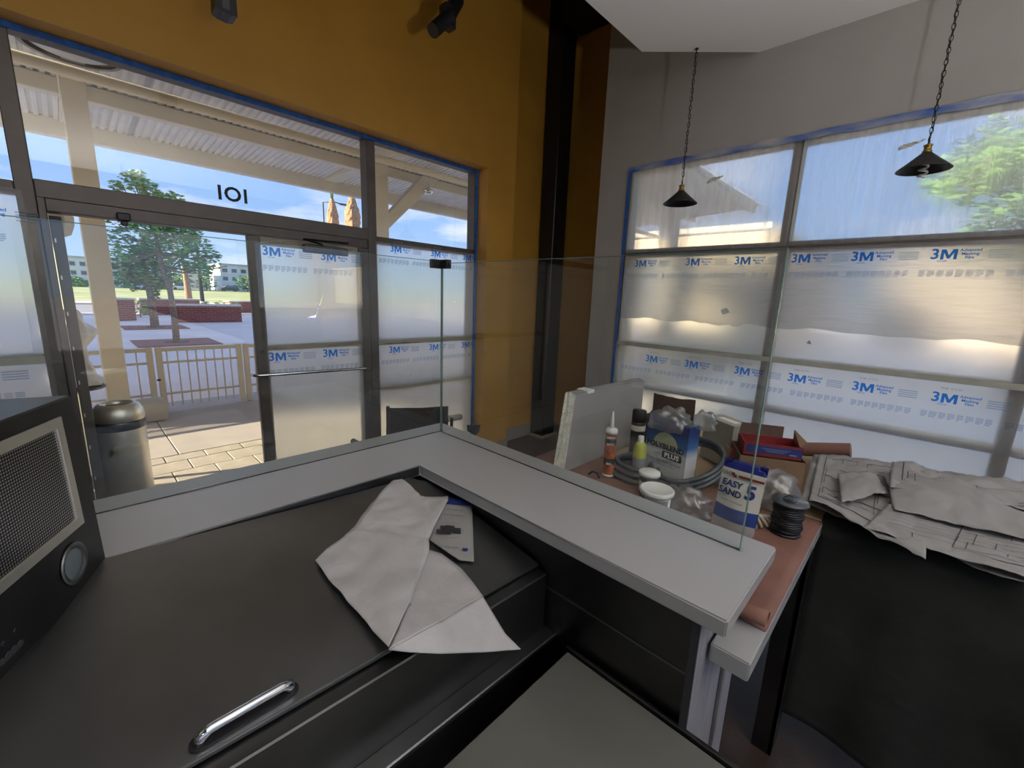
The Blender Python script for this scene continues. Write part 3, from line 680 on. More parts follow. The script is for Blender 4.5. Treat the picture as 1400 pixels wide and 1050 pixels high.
# ---- trees
def leaves(bm, c, r, n, s, rnd, squash=.8):
    for _ in range(n):
        while 1:
            p = Vector((rnd.uniform(-1,1), rnd.uniform(-1,1), rnd.uniform(-1,1)))
            if p.length < 1: break
        p = Vector(c) + Vector((p.x*r, p.y*r, p.z*r*squash))
        q = Matrix.Rotation(rnd.uniform(0, 2*PI), 3, 'Z') @ Matrix.Rotation(rnd.uniform(-1.2, 1.2), 3, 'X')
        ss = s*rnd.uniform(.6, 1.3)
        vv = [bm.verts.new(p + q @ Vector(k)*ss) for k in ((-.5,0,0),(0,-.25,.05),(.55,0,0),(0,.25,.05))]
        bm.faces.new(vv)
def tree(name, label, x, y, pts, crown, m, rad=.09, leafn=140, leafs=.16, seed=1, bark='bark'):
    rnd = random.Random(seed); t = thing(name, (x, y, 0), label, 'tree')
    P = [Vector((x+a, y+b_, c)) for a, b_, c in pts]; n = len(P)
    bm = new(); tube(bm, P, [rad*(1.25-.75*i/(n-1)) for i in range(n)], 10); obj('trunk', bm, M[bark], t, smooth=True)
    bb = new(); bl = new()
    for (a, b_, c, r) in crown:
        e_ = Vector((x+a, y+b_, c)); s_ = P[-1] if e_.z > P[-1].z else P[-2]
        s_ = min(P[n//2:], key=lambda q: (q-e_).length)
        mid = (s_+e_)/2 + Vector((rnd.uniform(-.1,.1), rnd.uniform(-.1,.1), -.12))
        tube(bb, [s_, mid, e_], [rad*.42, rad*.28, rad*.1], 6)
        for _ in range(5):
            d_ = Vector((rnd.uniform(-1,1), rnd.uniform(-1,1), rnd.uniform(-.3,1))).normalized()*r
            tube(bb, [mid, e_+d_*.4, e_+d_], [rad*.14, rad*.1, rad*.04], 4)
        leaves(bl, e_, r, int(leafn*r*r*4), leafs, rnd)
    obj('branches', bb, M[bark], t, kind='stuff'); obj('foliage', bl, M[m], t, kind='stuff')
    return t
rnd = random.Random(5)
def P16(px, py): p = ony(px, py, 16.5); return p
tx = ony(241, 463, 16.5).x
trunk = [(241,463),(238,430),(232,395),(222,365),(217,345),(213,320)]
pts = [(ony(a, b_, 16.5).x-tx, 0, max(0, ony(a, b_, 16.5).z)) for a, b_ in trunk]; pts[0] = (pts[0][0], 0, 0)
cr1 = []
for a, b_, r in ((170,300,.5),(165,325,.45),(180,285,.5),(185,345,.4),(205,290,.6),(235,300,.6),(240,330,.6),(215,330,.5),(260,315,.55),(275,340,.55),(285,360,.42),(270,370,.4),(250,360,.45),(195,260,.45),(180,243,.35),(215,270,.4),(200,310,.6),(160,350,.3),(235,275,.35),(165,250,.25),(192,236,.22),(262,290,.3),(300,350,.22)):
    p = ony(a, b_, 16.5); cr1.append((p.x-tx, rnd.uniform(-.7, .7), p.z, r*.82))
tree('tree', 'leafy green tree with a slim leaning trunk nearest the gate', tx, 16.5, pts, cr1, 'leaf', .075, 330, .15, 3)
tx2 = onz(211, 447, 0).x; ty2 = 22.5
pts = [(0,0,0), (.0,0,1.0), (-.05,0,1.7), (-.05,0,2.6), (-.1,0,3.2)]
cr2 = []
for a, b_, r in ((195,355,.6),(180,360,.5),(215,350,.7),(205,375,.6),(190,380,.5),(222,385,.5),(175,375,.4),(228,368,.5),(210,395,.35),(200,340,.5),(160,365,.3),(213,405,.25),(185,395,.2)):
    p = ony(a, b_, ty2); cr2.append((p.x-tx2, rnd.uniform(-.8, .8), p.z, r*.85))
tree('tree', 'smaller olive leaved tree in the left tree grate behind the leaning one', tx2, ty2, pts, cr2, 'leaf2', .12, 260, .19, 4)
p0 = ony(260, 425, 33); pts = [(0,0,0), (0,0,1.6), (-.05,0,2.6), (-.1,0,3.4)]
cr3 = [(-1.2,0,3.3,.5), (.3,0,3.9,.7), (1.2,.2,3.3,.5), (-.5,0,4.2,.6), (-2,.2,2.9,.35), (1.9,0,2.9,.3)]
tree('tree', 'bare forked orange lit tree beyond the brick planters', p0.x, 33, pts, cr3, 'leaf2', .17, 26, .25, 6, 'palm_bark')
# red grates with round wells
for cx_, cy_, s_, lb in ((ony(241,463,16.5).x, 16.5, 1.0, 'red square tree grate round the nearest trunk'), (tx2, ty2, 1.0, 'red square tree grate round the left rear trunk')):
    bm = new(); box(bm, cx_-s_, cx_+s_, cy_-s_, cy_+s_, -.01, .012, .004); g_ = obj('tree_grate', bm, M['mulch'], None, lb, 'tree grate')
    bm = new(); lathe(bm, [(0,.013),(.3,.013),(.32,.02)], (cx_, cy_, 0), 20); obj('well', bm, M['groove'], g_)
# brick planters
def planter(label, p0, p1, d, h):
    p0 = Vector((p0[0], p0[1], 0)); p1 = Vector((p1[0], p1[1], 0)); L = (p1-p0).length; ang = math.atan2(p1.y-p0.y, p1.x-p0.x)
    t = thing('brick_planter', tuple(p0), label, 'planter'); t.rotation_euler.z = ang
    def loc(nm, bx, m, bev=0):
        bm = new(); box(bm, *bx, bev); me = bpy.data.meshes.new(nm); bm.to_mesh(me); bm.free(); me.materials.append(M[m])
        o = bpy.data.objects.new(nm, me); C.objects.link(o); o.parent = t
    loc('brick_wall', (0, L, 0, d, 0, h), 'brick'); loc('cap', (-.03, L+.03, -.03, d+.03, h, h+.07), 'capstone', .01)
a = onz(243, 441, 0); b_ = onz(331, 440, 0); planter('long low brick planter in front, right of the leaning tree', a, b_, .5, .78)
a = onz(196, 431, 0); b_ = onz(275, 430, 0); planter('brick planter behind, partly hidden by the tree trunks', a, b_, .5, .85)
a = onz(158, 439, 0); b_ = onz(187, 438, 0); planter('short brick planter at the left beside the cream column', a, b_, 1.2, .95)
a = onz(316, 429, 0); b_ = onz(350, 428, 0); planter('brick planter end at the far right of the plaza', a, b_, .5, .75)
def shrub(name, label, px_, py_, y_, r, m='shrub', n=260, seed=2, s=.16):
    p = ony(px_, py_, y_); rr = random.Random(seed); bm = new(); leaves(bm, (p.x, y_, max(r*.8, p.z)), r, n, s, rr)
    t = thing(name, (p.x, y_, 0), label, 'shrub'); obj('foliage', bm, M[m], t, kind='stuff')
    bm = new(); tube(bm, [(p.x, y_, 0), (p.x+.03, y_, r)], [.04, .02], 6); obj('stem', bm, M['bark'], t)
shrub('shrub', 'round green shrub behind the short brick planter', 191, 423, 29.5, .6, seed=11)
shrub('shrub', 'pale shrub behind the long planter, left one', 283, 421, 30, .45, seed=12)
shrub('shrub', 'pale shrub behind the long planter, middle one', 300, 421, 30.5, .5, seed=13)
shrub('shrub', 'pale shrub behind the long planter, right one', 318, 421, 31, .5, seed=14)
# lamp post
p = ony(278, 420, 38)
t = thing('lamp_post', (p.x, 38, 0), 'dark street lamp post on a pale foot beyond the planters', 'lamp post')
bm = new(); tube(bm, [(p.x,38,.4),(p.x-.05,38,5.4)], [.13,.08], 10); obj('pole', bm, M['dark_metal'], t, smooth=True)
bm = new(); lathe(bm, [(0,0),(.38,0),(.38,.1),(.3,.4),(.15,.6),(0,.6)], (p.x,38,0), 16); obj('foot', bm, M['capstone'], t, smooth=True)
bm = new(); lathe(bm, [(0,0),(.25,.05),(.3,.3),(.1,.6),(0,.65)], (p.x-.05,38,5.4), 12); obj('lamp_head', bm, M['dark_metal'], t, smooth=True)
# palms seen above the transom
for (px_, top, wpx, lb, yy) in ((457, 272, 14, 'palm with a green frond tuft, left of the two', 34), (484, 268, 19, 'shaggy palm trunk, right of the two', 30)):
    b0 = ony(px_, 330, yy); tpz = ony(px_, top, yy).z; rr = wpx/2/FPX*yy*1.02; x = ony(px_-2, 300, yy).x
    t = thing('palm_tree', (x, yy, 0), lb, 'palm tree')
    bm = new(); rn = random.Random(px_)
    def pp(u, v):
        a_ = 2*PI*u; z = v*tpz; rb = rr*(.8 if v < .5 else 1.0)*(1.0 if v < .86 else (1.02-(v-.86)/.14*.72))
        rb *= 1+.22*noise.noise(Vector((math.cos(a_)*3, math.sin(a_)*3, z*3.5)))
        return (x+rb*math.cos(a_), yy+rb*math.sin(a_), z)
    grid(bm, pp, 24, 90); bmesh.ops.remove_doubles(bm, verts=bm.verts, dist=1e-5); obj('trunk', bm, M['palm_bark'], t)
    for k in range(11):
        a_ = rn.uniform(0, 2*PI); sp_ = rn.uniform(.25, .9) if px_ < 470 else rn.uniform(.2, .5); hh = rn.uniform(1.6, 2.6) if px_ < 470 else rn.uniform(.7, 1.4)
        bm = new(); ppts = [Vector((x, yy, tpz-.1)), Vector((x+math.cos(a_)*sp_*.3, yy+math.sin(a_)*sp_*.3, tpz+hh*.55)), Vector((x+math.cos(a_)*sp_, yy+math.sin(a_)*sp_, tpz+hh))]
        for s2 in (-1, 1):
            sd_ = Vector((-math.sin(a_), math.cos(a_), 0))*.09*s2
            for i in range(2):
                bm.faces.new([bm.verts.new(q) for q in (ppts[i], ppts[i]+sd_, ppts[i+1]+sd_, ppts[i+1])])
        obj('frond', bm, M['leaf'], t)
# street light arm between the palms
a = ony(457, 276, 40); b_ = ony(472, 280, 40)
bm = new(); tube(bm, [(a.x-1.0, 40, 0), (a.x-1.0, 40, a.z-.2), (a.x, 40, a.z), (b_.x-.5, 40, b_.z)], .05, 6); box(bm, b_.x-.5, b_.x+.25, 39.85, 40.15, b_.z-.08, b_.z+.05, .02)
obj('street_light', bm, M['dark_metal'], None, 'grey street light head between the two palms', 'lamp post')

# far apartment buildings across the field
def apartment(label, px0, px1, pytop, yy, floors, cols, m='facade'):
    a = ony(px0, pytop, yy); b_ = ony(px1, pytop, yy); x0, x1, h = a.x, b_.x, a.z
    t = thing('apartment_building', ((x0+x1)/2, yy, 0), label, 'building')
    bm = new(); box(bm, x0, x1, yy, yy+14, 0, h); obj('wall', bm, M[m], t)
    bm = new(); box(bm, x0-.3, x1+.3, yy-.3, yy+14, h, h+.5); obj('roof', bm, M['facade2'], t)
    fh = (h-.6)/floors; cw = (x1-x0)/cols
    for i in range(floors):
        for j in range(cols):
            cx_ = x0+(j+.5)*cw; z0 = .9+i*fh
            bm = new(); box(bm, cx_-cw*.30, cx_+cw*.30, yy-.12, yy-.01, z0, z0+fh*.52, .03); f_ = obj('window', bm, M['facade2'], t)
            bm = new(); box(bm, cx_-cw*.25, cx_+cw*.25, yy-.15, yy-.12, z0+.15, z0+fh*.52-.15); obj('pane', bm, M['far_glass'], f_)
        bm = new(); box(bm, x0, x1, yy-.25, yy, .35+i*fh, .55+i*fh); obj('floor_band', bm, M['facade'], t)
apartment('white three storey apartment block left of the cream column', 60, 118, 350, 150, 3, 4)
apartment('white apartment block seen behind the tree crowns', 146, 232, 354, 160, 3, 6)
apartment('white apartment block right of the tree crowns', 300, 350, 362, 160, 3, 4)
apartment('pale grey apartment block behind the street lamp post', 236, 294, 372, 182, 3, 4, 'facade2')
for k, (px_, yy, r) in enumerate(((101,143,1.8),(110,142,1.2),(245,150,3.2),(282,150,2.8),(338,150,3.4),(222,142,2.2),(170,150,3))):
    p = ony(px_, 388, yy); rr = random.Random(k); bm = new(); leaves(bm, (p.x, yy, r*.8), r, 240, 1.0, rr)
    t = thing('bush', (p.x, yy, 0), ('distant bush before the left apartment block, left one','distant bush before the left apartment block, right one','distant dark bush left of the street lamp post','distant bush right of the street lamp post','distant bright bush by the right apartment block','distant bush seen between the tree trunks','distant bush just right of the cream column')[k], 'shrub')
    obj('foliage', bm, M['leaf'], t, kind='stuff'); bm = new(); tube(bm, [(p.x,yy,0),(p.x,yy,r)], .2, 5); obj('stem', bm, M['bark'], t)
for k, (px_, lb) in enumerate(((247, 'small white car parked far off behind the bare tree'), (313, 'small dark car parked far off before the right apartment block'))):
    p = ony(px_, 390, 140); t = thing('car', (p.x, 140, 0), lb, 'car'); mm = M['white_plastic'] if k == 0 else M['dark_metal']
    z0 = .35
    bm = new(); box(bm, p.x-2.2, p.x+2.2, 139, 140.8, z0+.25, z0+1.0, .15, seg=2); obj('body', bm, mm, t)
    bm = new(); hexa(bm, [(p.x-1.5,139.1,z0+1),(p.x+1.6,139.1,z0+1),(p.x+1.6,140.7,z0+1),(p.x-1.5,140.7,z0+1),(p.x-.8,139.2,z0+1.6),(p.x+1,139.2,z0+1.6),(p.x+1,140.6,z0+1.6),(p.x-.8,140.6,z0+1.6)], .05); obj('cabin', bm, M['far_glass'], t)
    for s_ in (-1.3, 1.3):
        for yq in (139.05, 140.75):
            bm = new(); tube(bm, [(p.x+s_, yq-.1, z0+.33), (p.x+s_, yq+.1, z0+.33)], .33, 14); obj('wheel', bm, M['black_plastic'], t)
# trees outside the right window
for k, (x, y_, lb) in enumerate(((13, -1.5, 'leafy tree blurred behind the streaky plastic, left one'), (15, -5.0, 'leafy tree blurred behind the streaky plastic, right one'))):
    cr_ = [(random.uniform(-1.6,1.6), random.uniform(-1.6,1.6), random.uniform(2.8,5.6), random.uniform(.6,1.0)) for _ in range(14)]
    tree('tree', lb, x, y_, [(0,0,0),(.05,0,1.2),(0,.1,2.4),(.1,0,3.4)], cr_, 'leaf', .13, 70, .3, 20+k)

# ================================================================ counter in the foreground
def Lshape(bm, pts, z0, z1, bev=0):
    a = [bm.verts.new((x, y, z0)) for x, y in pts]; b = [bm.verts.new((x, y, z1)) for x, y in pts]
    fs = [bm.faces.new(a[::-1]), bm.faces.new(b)]; n = len(a)
    for i in range(n): fs.append(bm.faces.new((a[i], a[(i+1) % n], b[(i+1) % n], b[i])))
    if bev: bmesh.ops.bevel(bm, geom=list({e for f in fs for e in f.edges}), offset=bev, segments=2, affect='EDGES')
    return bm
XI, XO, YI, YO, ZS = .89, 1.295, 1.328, 1.727, 1.10
bm = new(); Lshape(bm, [(-1.9, YI), (XI, YI), (XI, .197), (XO, .197), (XO, YO), (-1.9, YO)], ZS-.042, ZS, .004)
ctr = obj('bar_ledge', bm, M['slab'], None, 'white L-shaped bar ledge carrying the glass guard', 'counter')
hw = thing('low_partition', (1.08, .9, 0), 'low partition wall under the white bar ledge, whitewashed at its end', 'partition')
bm = new(); Lshape(bm, [(-1.9, 1.40), (.945, 1.40), (.945, .275), (1.215, .275), (1.215, 1.68), (-1.9, 1.68)], 0, ZS-.043); obj('core', bm, M['sheetrock'], hw)
bm = new(); box(bm, .918, .944, .270, 1.40, .02, ZS-.044); obj('steel_panel', bm, M['steel_dark'], hw)
bm = new(); box(bm, .915, .919, .270, 1.40, .895, .90); obj('panel_seam', bm, M['steel'], hw)
bm = new(); box(bm, .905, 1.13, .250, .268, 0, ZS-.043, .003); obj('end_panel', bm, M['wood_grey'], hw)
bm = new(); box(bm, 1.13, 1.165, .256, .274, 0, ZS-.043); obj('groove', bm, M['groove'], hw)
bm = new(); box(bm, 1.165, 1.25, .245, .272, 0, .92, .003); obj('end_panel', bm, M['wood_grey'], hw)
bm = new(); box(bm, .900, .9045, .250, .268, 0, ZS-.043); obj('edge_strip', bm, M['groove'], hw)
# glass guard
gg = thing('glass_guard', (1.2, 1.6, ZS), 'frameless clear glass guard meeting at a corner on the white ledge', 'glass guard')
GT = 1.893
for nm, b_ in (('side_pane', (1.195, 1.205, .265, 1.600, ZS+.003, GT-.008)), ('front_pane', (-1.9, 1.205, 1.605, 1.615, ZS+.003, GT))):
    bm = new(); box(bm, *b_); obj(nm, bm, M['guard_glass'], gg)
for b_ in ((1.195,1.205,.2625,.265,ZS+.003,GT-.008), (1.195,1.205,.265,1.60,GT-.008,GT-.0065), (-1.9,1.205,1.605,1.615,GT,GT+.0015), (1.195,1.205,1.600,1.605,ZS+.003,GT-.02)):
    bm = new(); box(bm, *b_); obj('polished_edge', bm, M['glass_edge'], gg)
for b_ in ((1.198,1.202,.265,1.6,ZS,ZS+.003), (-1.9,1.2,1.608,1.612,ZS,ZS+.003)):
    bm = new(); box(bm, *b_); obj('bottom_seal', bm, M['groove'], gg)
bm = new(); box(bm, 1.145, 1.213, 1.597, 1.623, GT-.03, GT+.008, .003); box(bm, 1.187, 1.213, 1.55, 1.62, GT-.03, GT+.008, .003); ck = obj('corner_clip', bm, M['black_plastic'], gg)
bm = new(); lathe(bm, [(0,0),(.009,.001),(.011,.004),(0,.005)], (1.2,.262,ZS), 12); obj('clear_foot', bm, M['guard_glass'], gg)

# lower counter on the customer side
lc = thing('lower_counter', (1.6, .9, 0), 'lower white counter under the ledge strewn with supplies', 'counter')
ZL = .97
bm = new(); Lshape(bm, [(.967,.157), (1.872,.157), (1.872,1.30), (1.225,1.30), (1.225,.243), (.967,.243)], ZL-.048, ZL, .003); obj('worktop', bm, M['slab'], lc)
for x, y in ((1.80, .165), (1.80, 1.15)):
    bm = new(); box(bm, x-.055, x+.055, y, y+.012, 0, ZL-.05); box(bm, x-.055, x-.043, y, y+.07, 0, ZL-.05); box(bm, x+.043, x+.055, y, y+.07, 0, ZL-.05); obj('leg', bm, M['steel_dark'], lc)
bm = new(); grid(bm, lambda u, v: (1.10+u*.775, .158+v*1.14, ZL+.0035+.0025*noise.noise(Vector((u*7, v*9, 1)))), 30, 36)
kp = obj('masking_paper', bm, M['kraft'], None, 'red brown masking paper laid over the lower counter', 'paper', smooth=True); solid(kp, .001, 1)
bm = new()
def curl(u, v):
    a = -PI/2 + u*1.55*PI; r = .021 + .004*u
    return (1.105 - math.cos(a)*-r*1 + .0, .160 + v*.20, ZL+.0055+r+math.sin(a)*r)
grid(bm, curl, 16, 8); o = obj('paper_curl', bm, M['kraft'], kp, smooth=True); solid(o, .0012)

# ---------------------------------------------------------------- steel equipment
LB, LFR, LFL = Vector((.905, 1.31, 1.058)), Vector((.91, .724, .965)), Vector((.052, .724, 1.007))
LN = (LFR-LB).cross(LFL-LFR).normalized()
if LN.z < 0: LN = -LN
def lidz(x, y): return LB.z - ((x-LB.x)*LN.x + (y-LB.y)*LN.y)/LN.z
def onlid(px, py, up=0): return onpl(px, py, LB + LN*up, LN)
pt = thing('prep_counter', (.0, 1.0, 0), 'wide stainless steel prep unit with a sloping lid below the ledge', 'kitchen unit')
def slope_box(x0, x1, y0, y1, off, th, bev=.003):
    bm = new(); hexa(bm, [(x, y, lidz(x, y)+off-th) for x, y in ((x0,y0),(x1,y0),(x1,y1),(x0,y1))] + [(x, y, lidz(x, y)+off) for x, y in ((x0,y0),(x1,y0),(x1,y1),(x0,y1))], bev); return bm
XE = -1.5
bm = new()
top = [(XE,.724),(.91,.724),(.907,1.19),(.885,1.27),(.84,1.318),(XE,1.318)]
a = [bm.verts.new((x, y, lidz(x, y)-.012)) for x, y in top]; b = [bm.verts.new((x, y, lidz(x, y))) for x, y in top]
fs = [bm.faces.new(a[::-1]), bm.faces.new(b)]
for i in range(6): fs.append(bm.faces.new((a[i], a[(i+1) % 6], b[(i+1) % 6], b[i])))
bmesh.ops.bevel(bm, geom=list({e for f in fs for e in f.edges}), offset=.003, segments=2, affect='EDGES')
lid = obj('sloping_lid', bm, M['steel'], pt)
bm = new(); box(bm, XE, .885, 1.3205, 1.3272, 1.0605, 1.097, .002); obj('rear_lip', bm, M['steel_dark'], pt)
bm = new()
def bz(x): return .95 - (x-.965)*.047 + .004
hexa(bm, [(XE,.693,.12),(.912,.693,.12),(.912,1.318,.12),(XE,1.318,.12),(XE,.693,bz(XE)-.012),(.912,.693,bz(.965)-.009),(.912,1.318,lidz(.91,1.3)-.016),(XE,1.318,lidz(XE,1.3)-.016)], .003)
obj('body', bm, M['steel_dark'], pt)
bm = new(); hexa(bm, [(XE,.648,bz(XE)-.212),(.924,.648,bz(.924)-.208),(.924,.695,bz(.924)-.208),(XE,.695,bz(XE)-.212),(XE,.648,bz(XE)-.196),(.924,.648,bz(.924)-.192),(.924,.695,bz(.924)-.192),(XE,.695,bz(XE)-.196)], .003); obj('front_ledge', bm, M['steel'], pt)
for x in (-1.4, .85):
    for y in (.75, 1.25):
        bm = new(); tube(bm, [(x, y, 0), (x, y, .13)], .02, 10); obj('foot', bm, M['steel_dark'], pt)
# lid handle
ha, hb = onlid(272, 1018, .0), onlid(397, 944, .0)
dx_ = (hb-ha).normalized(); sd_ = LN.cross(dx_).normalized()
bm = new(); n = 12; pts = []
for i in range(n+1): t_ = PI/2 + PI*i/n; pts.append(ha + dx_*math.cos(t_)*.014 + sd_*math.sin(t_)*.014)
for i in range(n+1): t_ = -PI/2 + PI*i/n; pts.append(hb + dx_*math.cos(t_)*.014 + sd_*math.sin(t_)*.014)
prism(bm, [p + LN*.0005 for p in pts], LN*.004); hd = obj('handle_plate', bm, M['black_plastic'], lid)
bm = new(); path = [ha+LN*.003, ha+LN*.016+dx_*.003, ha+LN*.022+dx_*.016, hb+LN*.022-dx_*.016, hb+LN*.016-dx_*.003, hb+LN*.003]
tube(bm, path, [.010,.010,.008,.008,.010,.010], 12); obj('handle_bar', bm, M['chrome'], lid, smooth=True)
# torn prongs of a bracket at the rear corner
bq = thing('bracket', (.90, 1.30, 1.06), 'small bent dark bracket with prongs at the inner corner of the ledge', 'bracket')
for pp in ([(591,650),(592,635),(594,637),(600,650)], [(600,651),(598,634),(603,635),(605,642),(608,642),(609,650),(608,656)]):
    bm = new(); P_ = [ony(a_, b_, 1.296) for a_, b_ in pp]; prism(bm, P_, (0, .004, 0)); obj('prong', bm, M['steel_dark'], bq)
# low prep table in front
lt = thing('low_table', (.3, .2, 0), 'lower olive grey metal table top in front of the steel unit', 'table')
bm = new(); box(bm, -.9, .895, -.8, .590, .742, .757, .004); obj('table_top', bm, M['low_top'], lt)
bm = new(); box(bm, .897, .908, -.8, .600, .70, .766, .002); obj('raised_rim', bm, M['steel_dark'], lt)
for x, y in ((.86,.55),(-.85,.55),(.86,-.75),(-.85,-.75)):
    bm = new(); box(bm, x-.02, x+.02, y-.02, y+.02, 0, .742); obj('leg', bm, M['steel_dark'], lt)

# range hood standing on the lid
P0 = onz(148, 776, 1.075); D1 = Vector((.44, .898, 0)).normalized()
P1 = ray(98, 540); P1 = Vector((0, 0, H)) + P1*(((P0-Vector((0,0,H))).dot(D1))/P1.dot(D1))
D2 = (P1-P0).normalized(); HN = D1.cross(D2).normalized(); hh_ = (P1-P0).length
def HP(u, v, w_=0): return P0 + D1*u + D2*v + HN*w_
def huv(px, py): q = onpl(px, py, P0, HN) - P0; return q.dot(D1), q.dot(D2)
hd_ = thing('range_hood', tuple(HP(-.3, 0, -.05)), 'stainless range hood stood on edge with mesh filter and round lamp', 'range hood')
UL = -.66
bm = new(); hexa(bm, [HP(UL,.02,-.012), HP(0,.0,-.012), HP(0,.0,0), HP(UL,.02,0), HP(UL,hh_,-.30), HP(0,hh_,-.30), HP(0,hh_,0), HP(UL,hh_,0)], .0035)
obj('shell', bm, M['steel_dark'], hd_)
fr = (-.60, -.058, .150, .395)
bm = new()
t_ = .022
for u0, u1, v0, v1 in ((fr[0], fr[1], fr[2], fr[2]+t_), (fr[0], fr[1], fr[3]-t_, fr[3]), (fr[1]-t_, fr[1], fr[2]+t_, fr[3]-t_), (fr[0], fr[0]+t_, fr[2]+t_, fr[3]-t_)):
    hexa(bm, [HP(u0,v0,.001), HP(u1,v0,.001), HP(u1,v1,.001), HP(u0,v1,.001), HP(u0,v0,.006), HP(u1,v0,.006), HP(u1,v1,.006), HP(u0,v1,.006)], .0012)
ff = obj('filter_frame', bm, M['steel_light'], hd_)
bm = new(); add_rect(bm, HP((fr[0]+fr[1])/2, (fr[2]+fr[3])/2, .002), D1, D2, fr[1]-fr[0]-t_*1.5, fr[3]-fr[2]-t_*1.5); mf = obj('mesh_filter', bm, M['mesh'], hd_)
lu, lv = huv(100, 770)
R_ = Matrix((( D1.x, D2.x, HN.x, HP(lu,lv).x), (D1.y, D2.y, HN.y, HP(lu,lv).y), (D1.z, D2.z, HN.z, HP(lu,lv).z), (0,0,0,1)))
bm = new(); lathe(bm, [(.031,.0005),(.042,.0005),(.044,.003),(.040,.006),(.034,.004),(.031,.002)], n=40, M=R_); obj('lamp_ring', bm, M['steel'], hd_, smooth=True)
bm = new(); lathe(bm, [(0,.004),(.022,.0035),(.031,.001)], n=40, M=R_); obj('lamp_lens', bm, M['lens'], hd_, smooth=True)
bm = new()
for px_, py_, r in ((28,880,.006),(20,888,.007),(12,896,.007),(4,905,.006),(20,862,.003),(4,880,.004)):
    u, v = huv(px_, py_); lathe(bm, [(0,.0012),(r,.001),(r*1.1,.0)], n=9, M=Matrix.Translation(HN*.0) @ Matrix(((D1.x,D2.x,HN.x,HP(u,v).x),(D1.y,D2.y,HN.y,HP(u,v).y),(D1.z,D2.z,HN.z,HP(u,v).z),(0,0,0,1))))
obj('dirt_smudge', bm, M['groove'], hd_, kind='stuff')
u, v = huv(114, 714); bm = new(); lathe(bm, [(0,.003),(.002,.002),(.0025,0)], n=8, M=Matrix(((D1.x,D2.x,HN.x,HP(u,v).x),(D1.y,D2.y,HN.y,HP(u,v).y),(D1.z,D2.z,HN.z,HP(u,v).z),(0,0,0,1)))); obj('screw', bm, M['steel_dark'], hd_)

# parchment sheet and booklet on the lid
def sheetpoly(name, pts, m, amp=0, freq=8, cuts=4, parent=None, up=Vector((0,0,1)), label=None, cat=None, th=.0006, ridge=None):
    bm = new(); vv = [bm.verts.new(p) for p in pts]; ed = [bm.edges.new((vv[i], vv[(i+1) % len(vv)])) for i in range(len(vv))]
    bmesh.ops.triangle_fill(bm, use_beauty=True, edges=ed)
    bmesh.ops.subdivide_edges(bm, edges=list(bm.edges), cuts=cuts, use_grid_fill=True)
    bmesh.ops.subdivide_edges(bm, edges=list(bm.edges), cuts=2, use_grid_fill=True)
    for v in bm.verts:
        q = v.co*freq; v.co += up*amp*(abs(noise.noise(q)) + .5*noise.noise(q*2.3) + .35)
    o = obj(name, bm, m, parent, label, cat, smooth=True); solid(o, th); return o
lb_ = 'crumpled parchment sheet folded over the front of the steel lid'
pa = [onlid(*q) for q in ((537,658,.004),(549,657,.004),(575,680,.006),(600,681,.012),(612,681,.030),(612,687,.030),(598,712,.022),(586,738,.012),(586,758,.012),(562,820,.022),(531,887,.030),(495,846,.014),(455,802,.008),(431,768,.008),(446,752,.006),(470,737,.006),(484,722,.006),(507,690,.005))]
ps = sheetpoly('parchment_sheet', pa, M['parchment'], .010, 10, 4, None, LN, lb_, 'paper')
R3 = ony(712, 888, .600); E1, E2 = onlid(531, 889, .016), onlid(660, 815, .014)
n3 = (R3-E1).cross(E2-E1).normalized()
if n3.z < 0: n3 = -n3
sheetpoly('folded_half', [onlid(*q) for q in ((586,752,.006),(603,758,.006),(632,779,.006),(648,800,.010),(660,815,.014),(600,851,.015),(531,889,.016),(556,830,.008))], M['parchment'], .003, 11, 3, ps, LN)
pts2 = [onpl(a_, b_, E1, n3) for a_, b_ in ((531,889),(600,851),(660,815),(690,866),(712,888),(660,892),(600,894),(560,892))]
sheetpoly('hanging_corner', pts2, M['parchment'], .002, 11, 3, ps, n3)
bk = [onlid(*q) for q in ((600,681,.006),(645,685,.006),(648,768,.008),(628,766,.010),(604,750,.012),(587,738,.006))]
bkt = sheetpoly('booklet', bk, M['paper'], .001, 6, 2, None, LN, 'small white instruction booklet with a round picture on the steel lid', 'booklet', .003)
bu = (onlid(648,768,.01)-onlid(645,685,.01)).normalized(); bs = LN.cross(bu).normalized()   # down the page, across the page
if bs.dot(onlid(645,685)-onlid(600,681)) < 0: bs = -bs
bm = new(); q_ = [onlid(*q) for q in ((599,680,.0115),(645,684,.0115),(645,692,.0115),(602,688,.0115))]; bm.faces.new([bm.verts.new(p) for p in q_]); obj('navy_band', bm, M['navy'], bkt)
bm = new(); c0 = onlid(614, 724, .0155); ppx = []
tube(bm, [c0 + bs*.046*math.cos(2*PI*i/28) + bu*.040*math.sin(2*PI*i/28) for i in range(28)], .0005, 4, closed=True); obj('picture_ring', bm, M['grey_ink'], bkt)
bm = new()
for (a_, b_, w_, h__) in ((-.016,.014,.046,.020),(.024,.002,.026,.028),(-.016,-.010,.024,.014),(.002,-.012,.030,.018),(.0,.004,.040,.014)):
    add_rect(bm, c0 + bs*a_ + bu*b_ + LN*(.0002+random.random()*.0003), bs, bu, w_, h__)
obj('picture', bm, M['ink'], bkt, kind='stuff')
bm = new(); add_rect(bm, onlid(636,751,.016), bs, bu, .016, .012); obj('badge', bm, M['navy'], bkt)
bm = new()
add_text(bm, 'Assembly and', .010, onlid(622,697,.016), bs, -bu, 0); add_text(bm, 'use instructions', .010, onlid(620,704,.016), bs, -bu, 0); add_text(bm, 'safety guide', .009, onlid(617,748,.016), bs, -bu, 0)
obj('booklet_text', bm, M['ink'], bkt, kind='stuff')

